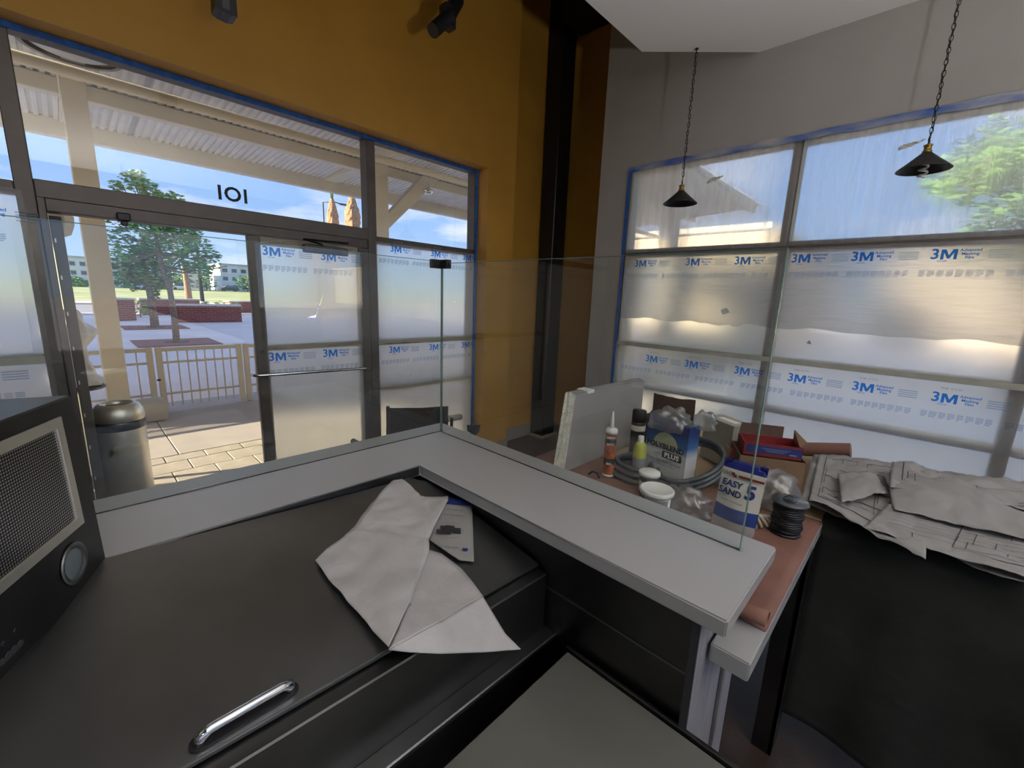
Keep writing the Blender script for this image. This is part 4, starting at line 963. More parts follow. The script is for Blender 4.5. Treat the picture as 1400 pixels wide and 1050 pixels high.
# ================================================================ things on the lower counter
ZC = ZL+.008
def on_c(px, py, z=None): return onz(px, py, ZC if z is None else z)
# stacked panels leaning
pb = thing('panel_stack', (1.7, 1.2, ZC), 'stack of grey panels with white crumbly edges leaning on the lower counter', 'panels')
B0 = on_c(771, 646); TL = ony(787, 540, B0.y+.09); TR = ony(881, 520, B0.y+.09)
wd_ = (TR.x-TL.x); up_ = Vector((TL.x-B0.x, .09, TL.z-B0.z))
for k in range(5):
    o_ = Vector((-.000, .0125*k, 0)) + Vector((0, 0, .004*((k*7) % 3)))
    A_ = B0+o_; Wx = Vector((wd_, 0, TR.z-TL.z)); Ty = Vector((0, .0115, -.001))
    pts8 = [A_, A_+Wx, A_+Wx+Ty, A_+Ty, A_+up_, A_+Wx+up_, A_+Wx+up_+Ty, A_+up_+Ty]
    bm = new(); hexa(bm, pts8, .0008); pn_ = obj('panel', bm, M['sheetrock'], pb)
    bm = new(); e0 = Vector((-.0012,0,0)); hexa(bm, [A_+e0, A_, A_+Ty, A_+Ty+e0, A_+up_+e0, A_+up_, A_+up_+Ty, A_+up_+Ty+e0]); obj('white_edge', bm, M['core'], pn_)
bm = new()
top_ = B0+up_
hexa(bm, [top_+Vector((.10,-.002,-.01)), top_+Vector((.16,-.002,-.01)), top_+Vector((.16,.062,-.008)), top_+Vector((.10,.062,-.008)), top_+Vector((.10,-.002,.006)), top_+Vector((.16,-.002,.007)), top_+Vector((.16,.064,.008)), top_+Vector((.10,.064,.008))]); obj('edge_tape', bm, M['white_plastic'], pb)
# caulk tube
p = on_c(831, 650)
t = thing('caulk_tube', tuple(p), 'orange printed caulk tube with a pointed white nozzle', 'caulk tube')
def lt_(nm, prof, m, par, c=p, n=24, sm=True, **k):
    bm = new(); lathe(bm, prof, tuple(c), n); return obj(nm, bm, M[m], par, smooth=sm, **k)
lt_('base_cap', [(0,0),(.025,0),(.025,.012),(0,.012)], 'white_plastic', t)
lt_('tube', [(0,.012),(.0242,.012),(.0242,.205),(0,.205)], 'orange_tube', t, sm=False)
lt_('label_band', [(.0244,.06),(.0246,.062),(.0246,.085),(.0244,.087)], 'ink', t)
lt_('label_band', [(.0244,.15),(.0246,.152),(.0246,.172),(.0244,.174)], 'ink', t)
lt_('shoulder', [(0,.200),(.0265,.200),(.0268,.212),(.024,.222),(.008,.226),(0,.227)], 'white_plastic', t)
lt_('nozzle', [(0,.224),(.0095,.224),(.0075,.25),(.0028,.298),(0,.299)], 'white_plastic', t)
bm = new()
vd = (Vector((0,0,H))-p); vd.z = 0; vd.normalize(); sx = Vector((-vd.y, vd.x, 0))
for k, s_ in enumerate(('HEAVY', 'DUTY', 'SEAL')): add_text(bm, s_, .012, p+vd*.0262+Vector((0,0,.185-.03*k-.06*(k > 1))), sx, (0,0,1), .0005)
obj('tube_text', bm, M['white_plastic'], t, kind='stuff')
# black spray can
p = on_c(868, 628)
t = thing('spray_can', tuple(p), 'black spray can standing behind the yellow green bottle', 'spray can')
lt_('can', [(0,0),(.033,0),(.034,.006),(.034,.19),(.031,.20),(0,.2)], 'black_plastic', t, p)
lt_('cap', [(.031,.198),(.0335,.2),(.0335,.25),(.030,.256),(0,.256)], 'dark_metal', t, p)
lt_('label_band', [(.0343,.155),(.0346,.157),(.0346,.180),(.0343,.182)], 'core', t, p)
# yellow green bottle
p = on_c(871, 654)
t = thing('bottle', tuple(p), 'slim yellow green bottle in front of the black spray can', 'bottle')
lt_('bottle_body', [(0,0),(.026,0),(.028,.008),(.028,.135),(.024,.16),(.014,.172),(0,.172)], 'yellow_bottle', t, p)
lt_('cap', [(.013,.172),(.013,.195),(.011,.199),(0,.199)], 'white_plastic', t, p)
lt_('label_band', [(.0283,.05),(.0286,.052),(.0286,.10),(.0283,.102)], 'grey_ink', t, p)
# grout box
a_, b_ = on_c(878, 648), on_c(932, 671)
W_ = (b_-a_); W_.z = 0; wl = W_.length; wx = W_.normalized(); nx = Vector((wx.y, -wx.x, 0))
if nx.x > 0: nx = -nx
t = thing('grout_box', tuple((a_+b_)/2), 'blue and white grout box with an open top holding a crumpled bag', 'box')
gh = .272
def facept(u, v, w_=0, A=a_, X=wx, Nn=nx): return A + X*u + Vector((0, 0, v)) + Nn*w_
def lbox(bm, u0, u1, v0, v1, w0, w1, f=facept, bev=0):
    return hexa(bm, [f(u0,v0,w0), f(u1,v0,w0), f(u1,v0,w1), f(u0,v0,w1), f(u0,v1,w0), f(u1,v1,w0), f(u1,v1,w1), f(u0,v1,w1)], bev)
m = mat('grout box print', (.5, .5, .5), .45); M['groutprint'] = m
tt = m.node_tree; bb = tt.nodes['Principled BSDF']; co = node(m, 'ShaderNodeTexCoord'); sp_ = node(m, 'ShaderNodeSeparateXYZ'); rr_ = node(m, 'ShaderNodeValToRGB')
mr = node(m, 'ShaderNodeMapRange'); mr.inputs[1].default_value = 0; mr.inputs[2].default_value = gh
tt.links.new(co.outputs['Object'], sp_.inputs[0]); tt.links.new(sp_.outputs['Z'], mr.inputs[0]); tt.links.new(mr.outputs[0], rr_.inputs[0])
ee = rr_.color_ramp.elements; ee[0].position = .0; ee[0].color = (.50,.50,.50,1); ee[1].position = .86; ee[1].color = (.012,.04,.17,1)
k_ = ee.new(.50); k_.color = (.55,.56,.57,1); k_ = ee.new(.66); k_.color = (.05,.14,.35,1)
tt.links.new(rr_.outputs[0], bb.inputs['Base Color'])
bm = new(); th = .003
lbox(bm, 0, wl, 0, gh, -th, 0); lbox(bm, 0, wl, 0, gh, -.085, -.085+th); lbox(bm, 0, th, 0, gh, -.085, 0); lbox(bm, wl-th, wl, 0, gh, -.085, 0); lbox(bm, 0, wl, 0, th, -.085, 0)
obj('carton', bm, M['groutprint'], t)
bm = new(); pts = [facept(wl*.5+.30*wl*math.cos(PI*i/20), gh*.60+.30*wl*math.sin(PI*i/20)*1.05, .0015) for i in range(21)]
bm.faces.new([bm.verts.new(q) for q in pts]); obj('sun_print', bm, mat('faded sun print', (.42,.44,.30), .5), t)
bm = new(); add_text(bm, 'POLYBLEND', wl*.165, facept(wl*.5, gh*.60, .0025), wx, (0,0,1), .0011); obj('box_title', bm, M['ink'], t, kind='stuff')
bm = new(); pts = []
cxp, czp, hw_, hh2 = wl*.68, gh*.475, wl*.235, gh*.058
for qx, qz, s0 in ((1,1,0),(-1,1,1),(-1,-1,2),(1,-1,3)):
    for i in range(5):
        an = (s0+i/4)*PI/2; pts.append(facept(cxp+qx*(hw_-.006)+.006*math.cos(an), czp+qz*(hh2-.006)+.006*math.sin(an), .0015))
bm.faces.new([bm.verts.new(q) for q in pts]); obj('badge', bm, M['ink'], t)
bm = new(); add_text(bm, 'PLUS', wl*.15, facept(cxp, czp, .003), wx, (0,0,1), .001, space=1.1); obj('badge_text', bm, M['white_plastic'], t, kind='stuff')
bm = new(); add_text(bm, 'Non-Sanded Grout', wl*.105, facept(wl*.5, gh*.36, .0025), wx, (0,0,1), .0003); add_text(bm, 'for joints up to 1/8 in', wl*.06, facept(wl*.5, gh*.30, .0025), wx, (0,0,1), .0001)
obj('box_text', bm, M['grey_ink'], t, kind='stuff')
bm = new(); add_rect(bm, facept(wl*.74, gh*.93, .002), wx, (0,0,1), wl*.42, gh*.05); obj('purple_strip', bm, mat('purple print', (.10,.02,.16), .5), t)
bm = new()
for i in range(5):
    q0 = facept(wl*(.22+.035*i), gh*(.43+.008*i), .002); 
    tube(bm, [q0+wx*.012*math.cos(k2*.35-.6)+Vector((0,0,1))*.014*math.sin(k2*.35-.6) for k2 in range(5)], .0007, 4)
obj('arc_print', bm, M['grey_ink'], t, kind='stuff')
gb_top = facept(wl*.5, gh, -.04)
def blob(name, c, sx_, sy_, sz_, m, label, cat, amp=.25, freq=3, seed=0, sub=4, parent=None, flat=True):
    bm = new(); bmesh.ops.create_icosphere(bm, subdivisions=sub, radius=1)
    for v in bm.verts:
        d_ = v.co.normalized(); q = d_*freq + Vector((seed, seed*.7, 0))
        r = 1 + amp*(2*abs(noise.noise(q)) - .4 + .5*abs(noise.noise(q*2.6)) + .25*noise.noise(q*6))
        co_ = d_*r
        if flat and co_.z < -.45: co_.z = -.45+(co_.z+.45)*.1
        v.co = Vector((c[0]+co_.x*sx_, c[1]+co_.y*sy_, c[2]+(co_.z+.5)*sz_))
    return obj(name, bm, M[m] if isinstance(m, str) else m, parent, label, cat, smooth=True)
q = gb_top
blob('plastic_bag', (q.x+nx.x*.02, q.y+nx.y*.02, q.z-.035), .06, .085, .062, 'bag', 'crumpled clear plastic bag spilling out of the grout box', 'bag', .3, 2.2, 3)
e1 = onx(962, 578, q.x)
blob('bag_end', (e1.x, e1.y, e1.z-.03), .02, .045, .05, 'bag', None, None, .35, 2.5, 9, 3, parent=bpy.data.objects['plastic_bag'])
# jar and tub
p = on_c(885, 676)
t = thing('jar', tuple(p), 'small dark jar with a wide white lid behind the white tub', 'jar')
lt_('jar_body', [(0,0),(.034,0),(.036,.01),(.036,.088),(0,.088)], 'black_plastic', t, p)
lt_('lid', [(0,.086),(.041,.086),(.0425,.09),(.0425,.098),(.039,.102),(0,.103)], 'white_plastic', t, p)
lt_('label_band', [(.0363,.02),(.0366,.022),(.0366,.06),(.0363,.062)], 'core', t, p)
p = on_c(894, 706)
t = thing('tub', tuple(p), 'white plastic tub with a round lid nearest the glass guard', 'tub')
lt_('tub_body', [(0,0),(.044,0),(.046,.004),(.053,.10),(0,.10)], 'white_plastic', t, p, 36)
lt_('lid', [(.052,.093),(.0595,.093),(.0605,.10),(.0605,.108),(.057,.112),(.055,.1105),(0,.1105)], 'white_plastic', t, p, 36)
vd = (Vector((0,0,H))-p); vd.z = 0; vd.normalize(); sx = Vector((-vd.y, vd.x, 0))
bm = new()
for i in range(13):
    a_ = math.atan2(vd.y, vd.x) + (i-6)*.13; 
    for zz, m_ in ((.02, 0),):
        pass
def arc_panel(bm, p, r0, r1, z0, z1, ac, aw, n=14):
    for i in range(n):
        a0, a1 = ac-aw/2+aw*i/n, ac-aw/2+aw*(i+1)/n
        bm.faces.new([bm.verts.new((p.x+r*math.cos(a), p.y+r*math.sin(a), p.z+z)) for r, z, a in ((r0,z0,a0),(r0,z0,a1),(r1,z1,a1),(r1,z1,a0))])
ac = math.atan2(vd.y, vd.x)
arc_panel(bm, p, .0478, .0528, .02, .085, ac, 1.9); obj('label', bm, M['paper'], t)
bm = new(); arc_panel(bm, p, .0482, .0533, .02, .088, ac-1.05, .3, 5); obj('blue_label_strip', bm, M['navy2'], t)
bm = new()
for i in range(6): arc_panel(bm, p, .0486+.0006*i, .0489+.0006*i, .03+.008*i, .034+.008*i, ac-.1, .9-(i*37 % 5)*.1, 5)
for i in range(8): arc_panel(bm, p, .0486+.0005*i, .0489+.0005*i, .028+.006*i, .030+.006*i, ac+.65, .4, 3)
obj('label_text', bm, M['grey_ink'], t, kind='stuff')
# conduit coil
cc = on_c(885, 650); cz = ZC
t = thing('conduit_coil', (cc.x+.05, cc.y-.05, ZC), 'dark grey coil of flexible conduit around the bottle and the grout box', 'hose')
def ring(c, r, tilt, az, wob=0, n=64, tr=.0105, sq=1):
    bm = new(); ax = Vector((math.cos(az), math.sin(az), 0)); ay = Vector((-math.sin(az), math.cos(az), 0))
    pts = []
    for i in range(n):
        a = 2*PI*i/n; u = math.cos(a)*r; v = math.sin(a)*r*sq
        pts.append(Vector(c) + ax*u*math.cos(tilt) + Vector((0,0,1))*u*math.sin(tilt) + ay*v + Vector((0,0,wob*math.sin(3*a))))
    tube(bm, pts, tr, 10, closed=True); return bm
c1 = on_c(872, 648)
for k in range(3): obj('loop', ring((c1.x+.01*k, c1.y+.004*k, ZC+.012+.019*k), .125-.012*k, 0, 0, .002), M['hose'], t, smooth=True)
c2 = on_c(925, 662)
for k in range(3): obj('raised_loop', ring((c2.x+.05, c2.y-.01, ZC+.075+.017*k), .165-.006*k, .42, -.35, .003, sq=.95), M['hose'], t, smooth=True)
# cartons behind
def carton(name, label, pa_, pb_, h, d, m, z=None, flaps=(), th=.003, cat='box'):
    a = on_c(*pa_, z) if len(pa_) == 2 else Vector(pa_); b = on_c(*pb_, z) if len(pb_) == 2 else Vector(pb_)
    W = b-a; W.z = 0; L = W.length; X = W.normalized(); Nn = Vector((X.y, -X.x, 0))
    if Nn.x > 0: Nn = -Nn
    f = lambda u, v, w_=0: a + X*u + Vector((0,0,v)) + Nn*w_
    t = thing(name, tuple((a+b)/2), label, cat)
    bm = new(); lbox(bm,0,L,0,h,-th,0,f); lbox(bm,0,L,0,h,-d,-d+th,f); lbox(bm,0,th,0,h,-d,0,f); lbox(bm,L-th,L,0,h,-d,0,f); lbox(bm,0,L,0,th,-d,0,f)
    obj('carton', bm, M[m], t)
    return t, f, L
t, f, L = carton('carton', 'dark brown carton behind the grout box with one tall scalloped flap', (2.02,.99,ZC), (1.99,.78,ZC), .20, .12, 'cardboard_dark')
q4 = [onx(x, y, 2.13) for x, y in ((882,592),(886,566),(892,560),(894,537),(899,539),(906,540),(912,542),(919,543),(926,545),(935,546),(943,546),(951,547),(948,580),(946,600))]
bm = new(); prism(bm, q4, (.004, 0, 0)); obj('tall_flap', bm, M['cardboard_dark'], t)
t, f, L = carton('carton', 'grey printed carton with white tape behind the coil', (2.22,.74,ZC), (2.13,.575,ZC), .215, .11, 'grey_card')
bm = new(); lbox(bm, -.004, L+.004, .205, .217, -.114, .002, f); obj('lid_flap', bm, M['grey_card'], t)
bm = new(); lbox(bm, .05, L-.03, .217, .219, -.07, -.035, f); obj('tape_strip', bm, M['white_plastic'], t)
t, f, L = carton('cardboard_box', 'brown cardboard box with a black printed panel beside the paper drawings', (1004,672), (1094,686), .165, .20, 'cardboard')
bm = new(); add_rect(bm, f(L*.70, .088, .0015), f(1,0)-f(0,0), (0,0,1), L*.30, .022); obj('printed_panel', bm, M['ink'], t)
bm = new(); add_text(bm, 'BASICS', .017, f(L*.73, .088, .0028), f(1,0)-f(0,0), (0,0,1), .0006); obj('panel_text', bm, M['cardboard'], t, kind='stuff')
boxf, boxL = f, L
a3 = f(L*.05, .166, -.015); b3 = f(L*.93, .166, -.015)
t, f, L = carton('printed_tray', 'red and black printed tray with raised flaps on top of the cardboard box', tuple(a3), tuple(b3), .055, .13, 'red')
bm = new(); lbox(bm, L*.06, L*.99, .014, .046, .0005, .002, f); obj('black_panel', bm, M['navy'], t)
bm = new(); add_text(bm, 'T-LOCK LASH', .016, f(L*.12, .032, .003), f(1,0)-f(0,0), (0,0,1), .0004) if 0 else [add_rect(bm, f(L*(.55), .036-.006*i, .003), f(1,0)-f(0,0), (0,0,1), L*(.5-.1*i), .002) for i in range(3)]
add_rect(bm, f(L*.85, .020, .003), f(1,0)-f(0,0), (0,0,1), L*.12, .005); obj('panel_print', bm, M['grey_ink'], t, kind='stuff')
bm = new(); prism(bm, [f(0,.052,-.128), f(L*.80,.052,-.128), f(L*.82,.10,-.145), f(.01,.10,-.145)], (.003,0,0)); obj('flap', bm, M['cardboard_dark'], t)
bm = new(); prism(bm, [f(L*.98,.052,-.11), f(L*.98,.052,-.02), f(L*1.08,.075,-.03), f(L*.94,.105,-.09)], (0,.003,0)); obj('flap', bm, M['cardboard'], t)
# kraft roll behind
ra, rb = onx(1098, 614, 2.62), onx(1163, 616, 2.62)
bm = new(); tube(bm, [ra, rb], .036, 24); o = obj('paper_roll', bm, M['kraft'], None, 'roll of red brown masking paper behind the paper drawings', 'paper roll', smooth=False); autosm(o)
# easy sand bag
a_, b_ = on_c(972, 714), on_c(1026, 735)
W_ = b_-a_; W_.z = 0; wl2 = W_.length*1.05; wx2 = W_.normalized(); nx2 = Vector((wx2.y, -wx2.x, 0))
if nx2.x > 0: nx2 = -nx2
t = thing('compound_bag', tuple((a_+b_)/2), 'standing paper bag of joint compound with a dark blue top band', 'bag')
m = mat('compound bag print', (.5,.5,.45), .5, bump=.5, bscale=12); M['bagprint'] = m
tt = m.node_tree; bb = tt.nodes['Principled BSDF']; co = node(m, 'ShaderNodeTexCoord'); sp_ = node(m, 'ShaderNodeSeparateXYZ'); rr_ = node(m, 'ShaderNodeValToRGB'); mr = node(m, 'ShaderNodeMapRange'); mr.inputs[2].default_value = .25
tt.links.new(co.outputs['Object'], sp_.inputs[0]); tt.links.new(sp_.outputs['Z'], mr.inputs[0]); tt.links.new(mr.outputs[0], rr_.inputs[0]); rr_.color_ramp.interpolation = 'CONSTANT'
ee = rr_.color_ramp.elements; ee[0].position = 0; ee[0].color = (.42,.42,.40,1); ee[1].position = .865; ee[1].color = (.012,.02,.20,1)
for ps_, c_ in ((.14,(.02,.06,.26)), (.34,(.58,.57,.50))): k_ = ee.new(ps_); k_.color = (*c_, 1)
tt.links.new(rr_.outputs[0], bb.inputs['Base Color'])
def bagf(u, v, w_=0):   # face of the bag, bulging
    bul = .022*math.sin(PI*u)*math.sin(PI*min(1, v*1.25+.05)) if v < .76 else .022*math.sin(PI*u)*(1-v)*1.2
    return a_ + wx2*(u*wl2) + Vector((0,0,v*.25)) + nx2*(bul+w_-.02*v) + wx2*(.01*v)
bm = new(); grid(bm, lambda u, v: bagf(u, v), 24, 24); grid(bm, lambda u, v: bagf(u, v)*1.0 + nx2*(-2*(bagf(u, v)-(a_ + wx2*(u*wl2)+wx2*(.01*v)+Vector((0,0,v*.25))+nx2*(-.02*v))).dot(nx2)-.012*(1-v)), 24, 24)
bmesh.ops.remove_doubles(bm, verts=bm.verts, dist=.0016); obj('paper_bag', bm, M['bagprint'], t, smooth=True)
def bag_text(nm, s_, size, u, v, m_, bold):
    bm = new(); c_ = bagf(u, v, .003); du = (bagf(u+.1, v)-bagf(u-.1, v)).normalized(); dv = (bagf(u, v+.05)-bagf(u, v-.05)).normalized()
    add_text(bm, s_, size, c_, du, dv, bold); obj(nm, bm, M[m_], t, kind='stuff')
bag_text('bag_text', 'EASY', .030, .31, .665, 'navy', .0009); bag_text('bag_text', 'SAND', .030, .31, .55, 'navy', .0009); bag_text('bag_number', '5', .066, .76, .605, 'navy', .0022)
bag_text('bag_maker_text', 'USG', .018, .14, .80, 'grey_ink', .0004); bag_text('bag_text', 'setting compound', .010, .40, .44, 'grey_ink', .0002)
bm = new(); 
for u0, u1, v0, v1 in ((.42,.98,.775,.805),(.24,.32,.785,.825),(.29,.37,.765,.80)):
    bm.faces.new([bm.verts.new(bagf(*q, .003)) for q in ((u0,v0),(u1,v0),(u1,v1),(u0,v1))])
obj('red_strip', bm, M['red'], t, kind='stuff')
# wire spool
p = on_c(1073, 727)
t = thing('wire_spool', tuple(p), 'black plastic spool wound with black wire near the counter edge', 'wire spool')
lt_('flange', [(0,0),(.047,0),(.048,.003),(.047,.006),(0,.006)], 'black_plastic', t, p, 36)
lt_('flange', [(.012,.114),(.056,.112),(.057,.115),(.056,.119),(.012,.119)], 'hose', t, p, 36)
bm = new(); pts = []
N_ = 14
for i in range(N_*20): a = 2*PI*i/20; pts.append((p.x+(.043+.003*math.sin(i*.37))*math.cos(a), p.y+(.043+.003*math.sin(i*.37))*math.sin(a), p.z+.010+.100*i/(N_*20)))
tube(bm, pts, .0046, 6); obj('wound_wire', bm, M['black_plastic'], t, smooth=True)
lt_('core', [(.0,.006),(.038,.006),(.038,.112),(.012,.112),(.012,.119),(0,.119)], 'black_plastic', t, p, 24)
bm = new(); tube(bm, [p+Vector((.03*math.cos(a*.5), .02*math.sin(a*.5), .123+.002*(a % 2))) for a in range(10)], .0022, 6); obj('wire_end', bm, M['black_plastic'], t, smooth=True)
# off white strips in front of the spool
st = thing('cable_strips', tuple(on_c(1045, 725)), 'loose bundle of off white cable strips against the wire spool', 'cable')
for k in range(5):
    c_ = on_c(1030+5*k, 728-2*k); bm = new()
    tube(bm, [c_+Vector((-.02+.05*i/8, .055-.02*i/8*k*.3-.11*i/8*.5, .006+.055*math.sin(PI*i/8)*(1-.12*k))) for i in range(9)], .0055, 7); obj('strip', bm, M['cable_white'], st, smooth=True)
# bags
p = on_c(1048, 695); blob('cloth_bundle', (p.x+.04, p.y, ZC+.002), .075, .085, .095, 'bag_white', 'bunched translucent white bag behind the wire spool', 'bag', .22, 2, 5)
p = on_c(935, 700); blob('plastic_bag', (p.x+.01, p.y, ZC+.002), .065, .085, .055, 'bag', 'crumpled clear bag lying between the white tub and the compound bag', 'bag', .35, 2.6, 12)
p = on_c(985, 668); blob('crumpled_foil', (p.x+.08, p.y+.02, ZC+.001), .06, .05, .05, 'bag_white', 'crumpled pale wrapper behind the compound bag', 'wrapper', .4, 3, 21)
for k, (px_, py_, z_, m_, lb) in enumerate(((1000,618,1.10,'cardboard','torn cardboard scrap behind the compound bag, left one'), (1010,622,1.12,'red','torn red printed scrap beside the printed tray'))):
    c_ = onx(px_, py_, 1.98); bm = new(); s_ = .035
    prism(bm, [(c_.x-.01,c_.y+s_,c_.z-.03),(c_.x,c_.y-s_,c_.z-.035),(c_.x+.02,c_.y-s_*.6,c_.z+.03),(c_.x+.01,c_.y+.3*s_,c_.z+.012),(c_.x,c_.y+s_*.8,c_.z+.03)], (.003,.001,0)); obj('cardboard_scrap', bm, M[m_], None, lb, 'scrap')
bm = new(); c_ = on_c(812, 652); tube(bm, [c_+Vector((0,.03,.004)), c_+Vector((.004,.01,.022)), c_+Vector((.0,-.02,.02)), c_+Vector((-.004,-.03,.004))], .005, 8); obj('cable_clip', bm, M['black_plastic'], None, 'short bent black cable end left of the caulk tube', 'cable', smooth=True)

# ================================================================ draped table with drawings
wt = thing('work_table', (2.4, -.9, 0), 'work table hidden under a dark moving blanket', 'table')
bm = new(); box(bm, 1.905, 2.85, -2.5, 1.25, .925, .965, .004); obj('table_top', bm, M['tan_wood'], wt)
for x in (1.97, 2.79):
    for y in (-2.4, 1.15):
        bm = new(); box(bm, x-.03, x+.03, y-.03, y+.03, 0, .925); obj('leg', bm, M['tan_wood'], wt)
def drape(u, v):
    y = .165 - u*2.7
    if v < .35:
        s_ = v/.35; x = 2.80 - s_*.93; z = .972+.022*abs(noise.noise(Vector((x*4, y*4, 0))))
        if s_ > .85: z -= .02*((s_-.85)/.15)**2
    else:
        s_ = (v-.35)/.65; x = 1.87 - .05*s_ + .045*s_*noise.noise(Vector((y*4.5, s_*1.5, 3))) ; z = .955 - s_*(.80+.08*noise.noise(Vector((y*1.2, 0, 8))))
    return (x, y, z)
bm = new(); grid(bm, drape, 90, 50); dp = obj('moving_blanket', bm, M['drape'], None, 'dark quilted moving blanket hanging over the work table', 'blanket', smooth=True); solid(dp, .006)
def sheet4(name, cs, m, amp, freq, label, lines=(), texts=(), nu=44, nv=30, seed=0, arch=0, parent=None, cat='drawing'):
    A_, B_, C_, D_ = [Vector(c) for c in cs]
    def fn(u, v, up=0):
        p = (A_*(1-u)+B_*u)*(1-v) + (D_*(1-u)+C_*u)*v
        q = Vector((p.x*freq, p.y*freq, seed)); h = amp*(1.4*abs(noise.noise(q)) + 1.0*abs(noise.noise(q*2.7)) + .5*abs(noise.noise(q*6)))
        return p + Vector((0, 0, h + arch*math.sin(PI*v)*math.sin(PI*u) + up))
    bm = new(); grid(bm, fn, nu, nv); o = obj(name, bm, m, parent, label, cat if label else None, smooth=True); solid(o, .0008)
    if lines:
        bm = new()
        for (u0, v0, u1, v1, w_) in lines:
            n = 14; L_ = math.hypot(u1-u0, v1-v0); px_, py_ = -(v1-v0)/L_*w_, (u1-u0)/L_*w_
            prev = None
            for i in range(n+1):
                uu, vv = u0+(u1-u0)*i/n, v0+(v1-v0)*i/n
                a, b = bm.verts.new(fn(uu+px_, vv+py_, .0022)), bm.verts.new(fn(uu-px_, vv-py_, .0022))
                if prev: bm.faces.new((prev[0], a, b, prev[1]))
                prev = (a, b)
        obj('drawn_lines', bm, M['plan_ink'], o, kind='stuff')
    return o
def plan(n, seed, u0=.08, u1=.9, v0=.1, v1=.9):
    r = random.Random(seed); L = [(u0,v0,u1,v0,.004),(u1,v0,u1,v1,.004),(u1,v1,u0,v1,.004),(u0,v1,u0,v0,.004)]
    for _ in range(n):
        a, b = r.uniform(u0, u1), r.uniform(v0, v1); l = r.uniform(.05, .3)
        L.append((a, b, min(u1, a+l), b, .0028) if r.random() < .5 else (a, b, a, min(v1, b+l), .0028))
    return L
def Z(px, py, z): return onz(px, py, z)
sheet4('plan_drawing', [Z(1094,688,1.0), Z(1430,815,1.0), Z(1440,672,1.02), Z(1112,622,1.02)], M['paper'], .018, 3.2, 'large printed floor plan lowest in the heap of papers', plan(60, 1, .04, .96, .06, .94), seed=1)
sheet4('plan_drawing', [Z(1105,690,1.02), Z(1265,768,1.015), Z(1262,640,1.06), Z(1120,622,1.04)], M['paper'], .020, 4, 'crumpled floor plan at the left end of the paper heap next to the cardboard box', plan(46, 2), seed=2)
sheet4('plan_drawing', [Z(1180,722,1.03), Z(1440,806,1.02), Z(1440,735,1.05), Z(1215,690,1.06)], M['paper'], .012, 4, 'long sheet with notes hanging at the near edge of the paper heap', [(.1,.25+.09*k,.9,.25+.09*k,.002) for k in range(6)] + plan(14, 5, .5, .95, .2, .8), seed=3)
sheet4('blank_sheet', [Z(1222,700,1.06), Z(1440,748,1.06), Z(1440,664,1.10), Z(1206,648,1.075)], M['paper'], .022, 3, 'blank creased sheet folded over the middle of the paper heap', seed=4, arch=.03)
sheet4('blank_sheet', [Z(1150,688,1.055), Z(1214,678,1.06), Z(1196,650,1.075), Z(1144,649,1.06)], M['paper'], .014, 6, 'small folded white corner on top of the left floor plan', seed=6, arch=.01, nu=20, nv=14)
sheet4('plan_drawing', [Z(1216,668,1.09), Z(1440,708,1.09), Z(1440,668,1.12), Z(1218,636,1.10)], M['paper'], .020, 4, 'grey sheet at the back of the paper heap against the window', plan(20, 9), seed=7, arch=.01)

# ================================================================ camp chair
ch = thing('camp_chair', (1.65, 2.55, 0), 'black folding camp chair with a grey padded arm behind the glass guard', 'chair')
yb = 2.42
def back(u, v):
    x = 1.375+u*.50; z = .58 + v*(.44 - .035*math.sin(PI*u) - .07*u*u)
    return (x - .0*v, yb + .05*math.sin(PI*u) + .012*noise.noise(Vector((u*4, v*4, 1))), z)
bm = new(); grid(bm, back, 24, 16); o = obj('backrest', bm, M['black_fabric'], ch, smooth=True); solid(o, .006)
bm = new(); grid(bm, lambda u, v: (1.40+u*.50, 2.46+v*.42, .44-.04*math.sin(PI*u)), 14, 10); o = obj('seat', bm, M['black_fabric'], ch, smooth=True); solid(o, .006)
for x in (1.38, 1.90):
    bm = new(); tube(bm, [(x, 2.42, .03), (x, 2.41, 1.03 if x < 1.5 else .86)], .012, 8); obj('back_post', bm, M['dark_metal'], ch, smooth=True)
    bm = new(); tube(bm, [(x, 2.42, .03), (x, 2.88, .44)], .011, 8); obj('leg', bm, M['dark_metal'], ch, smooth=True)
    bm = new(); tube(bm, [(x, 2.88, .03), (x, 2.42, .44)], .011, 8); obj('leg', bm, M['dark_metal'], ch, smooth=True)
    bm = new(); tube(bm, [(x, 2.88, .03), (x, 2.88, .66)], .011, 8); obj('front_post', bm, M['dark_metal'], ch, smooth=True)
a_, b_ = ony(604, 574, 2.45), ony(629, 570, 2.62)
bm = new(); tube(bm, [a_, b_], .024, 14); obj('armrest', bm, M['grey_card'], ch, smooth=True)
bm = new(); tube(bm, [(1.38, 2.40, .66), (1.38, 2.92, .66)], .02, 12); obj('armrest', bm, M['grey_card'], ch, smooth=True)
q_ = [ony(x, y, 2.75) for x, y in ((640,582),(657,581),(655,590),(650,596),(641,590))]
bm = new(); prism(bm, q_, (0,.02,0)); o = obj('bag_flap', bm, M['black_fabric'], ch)

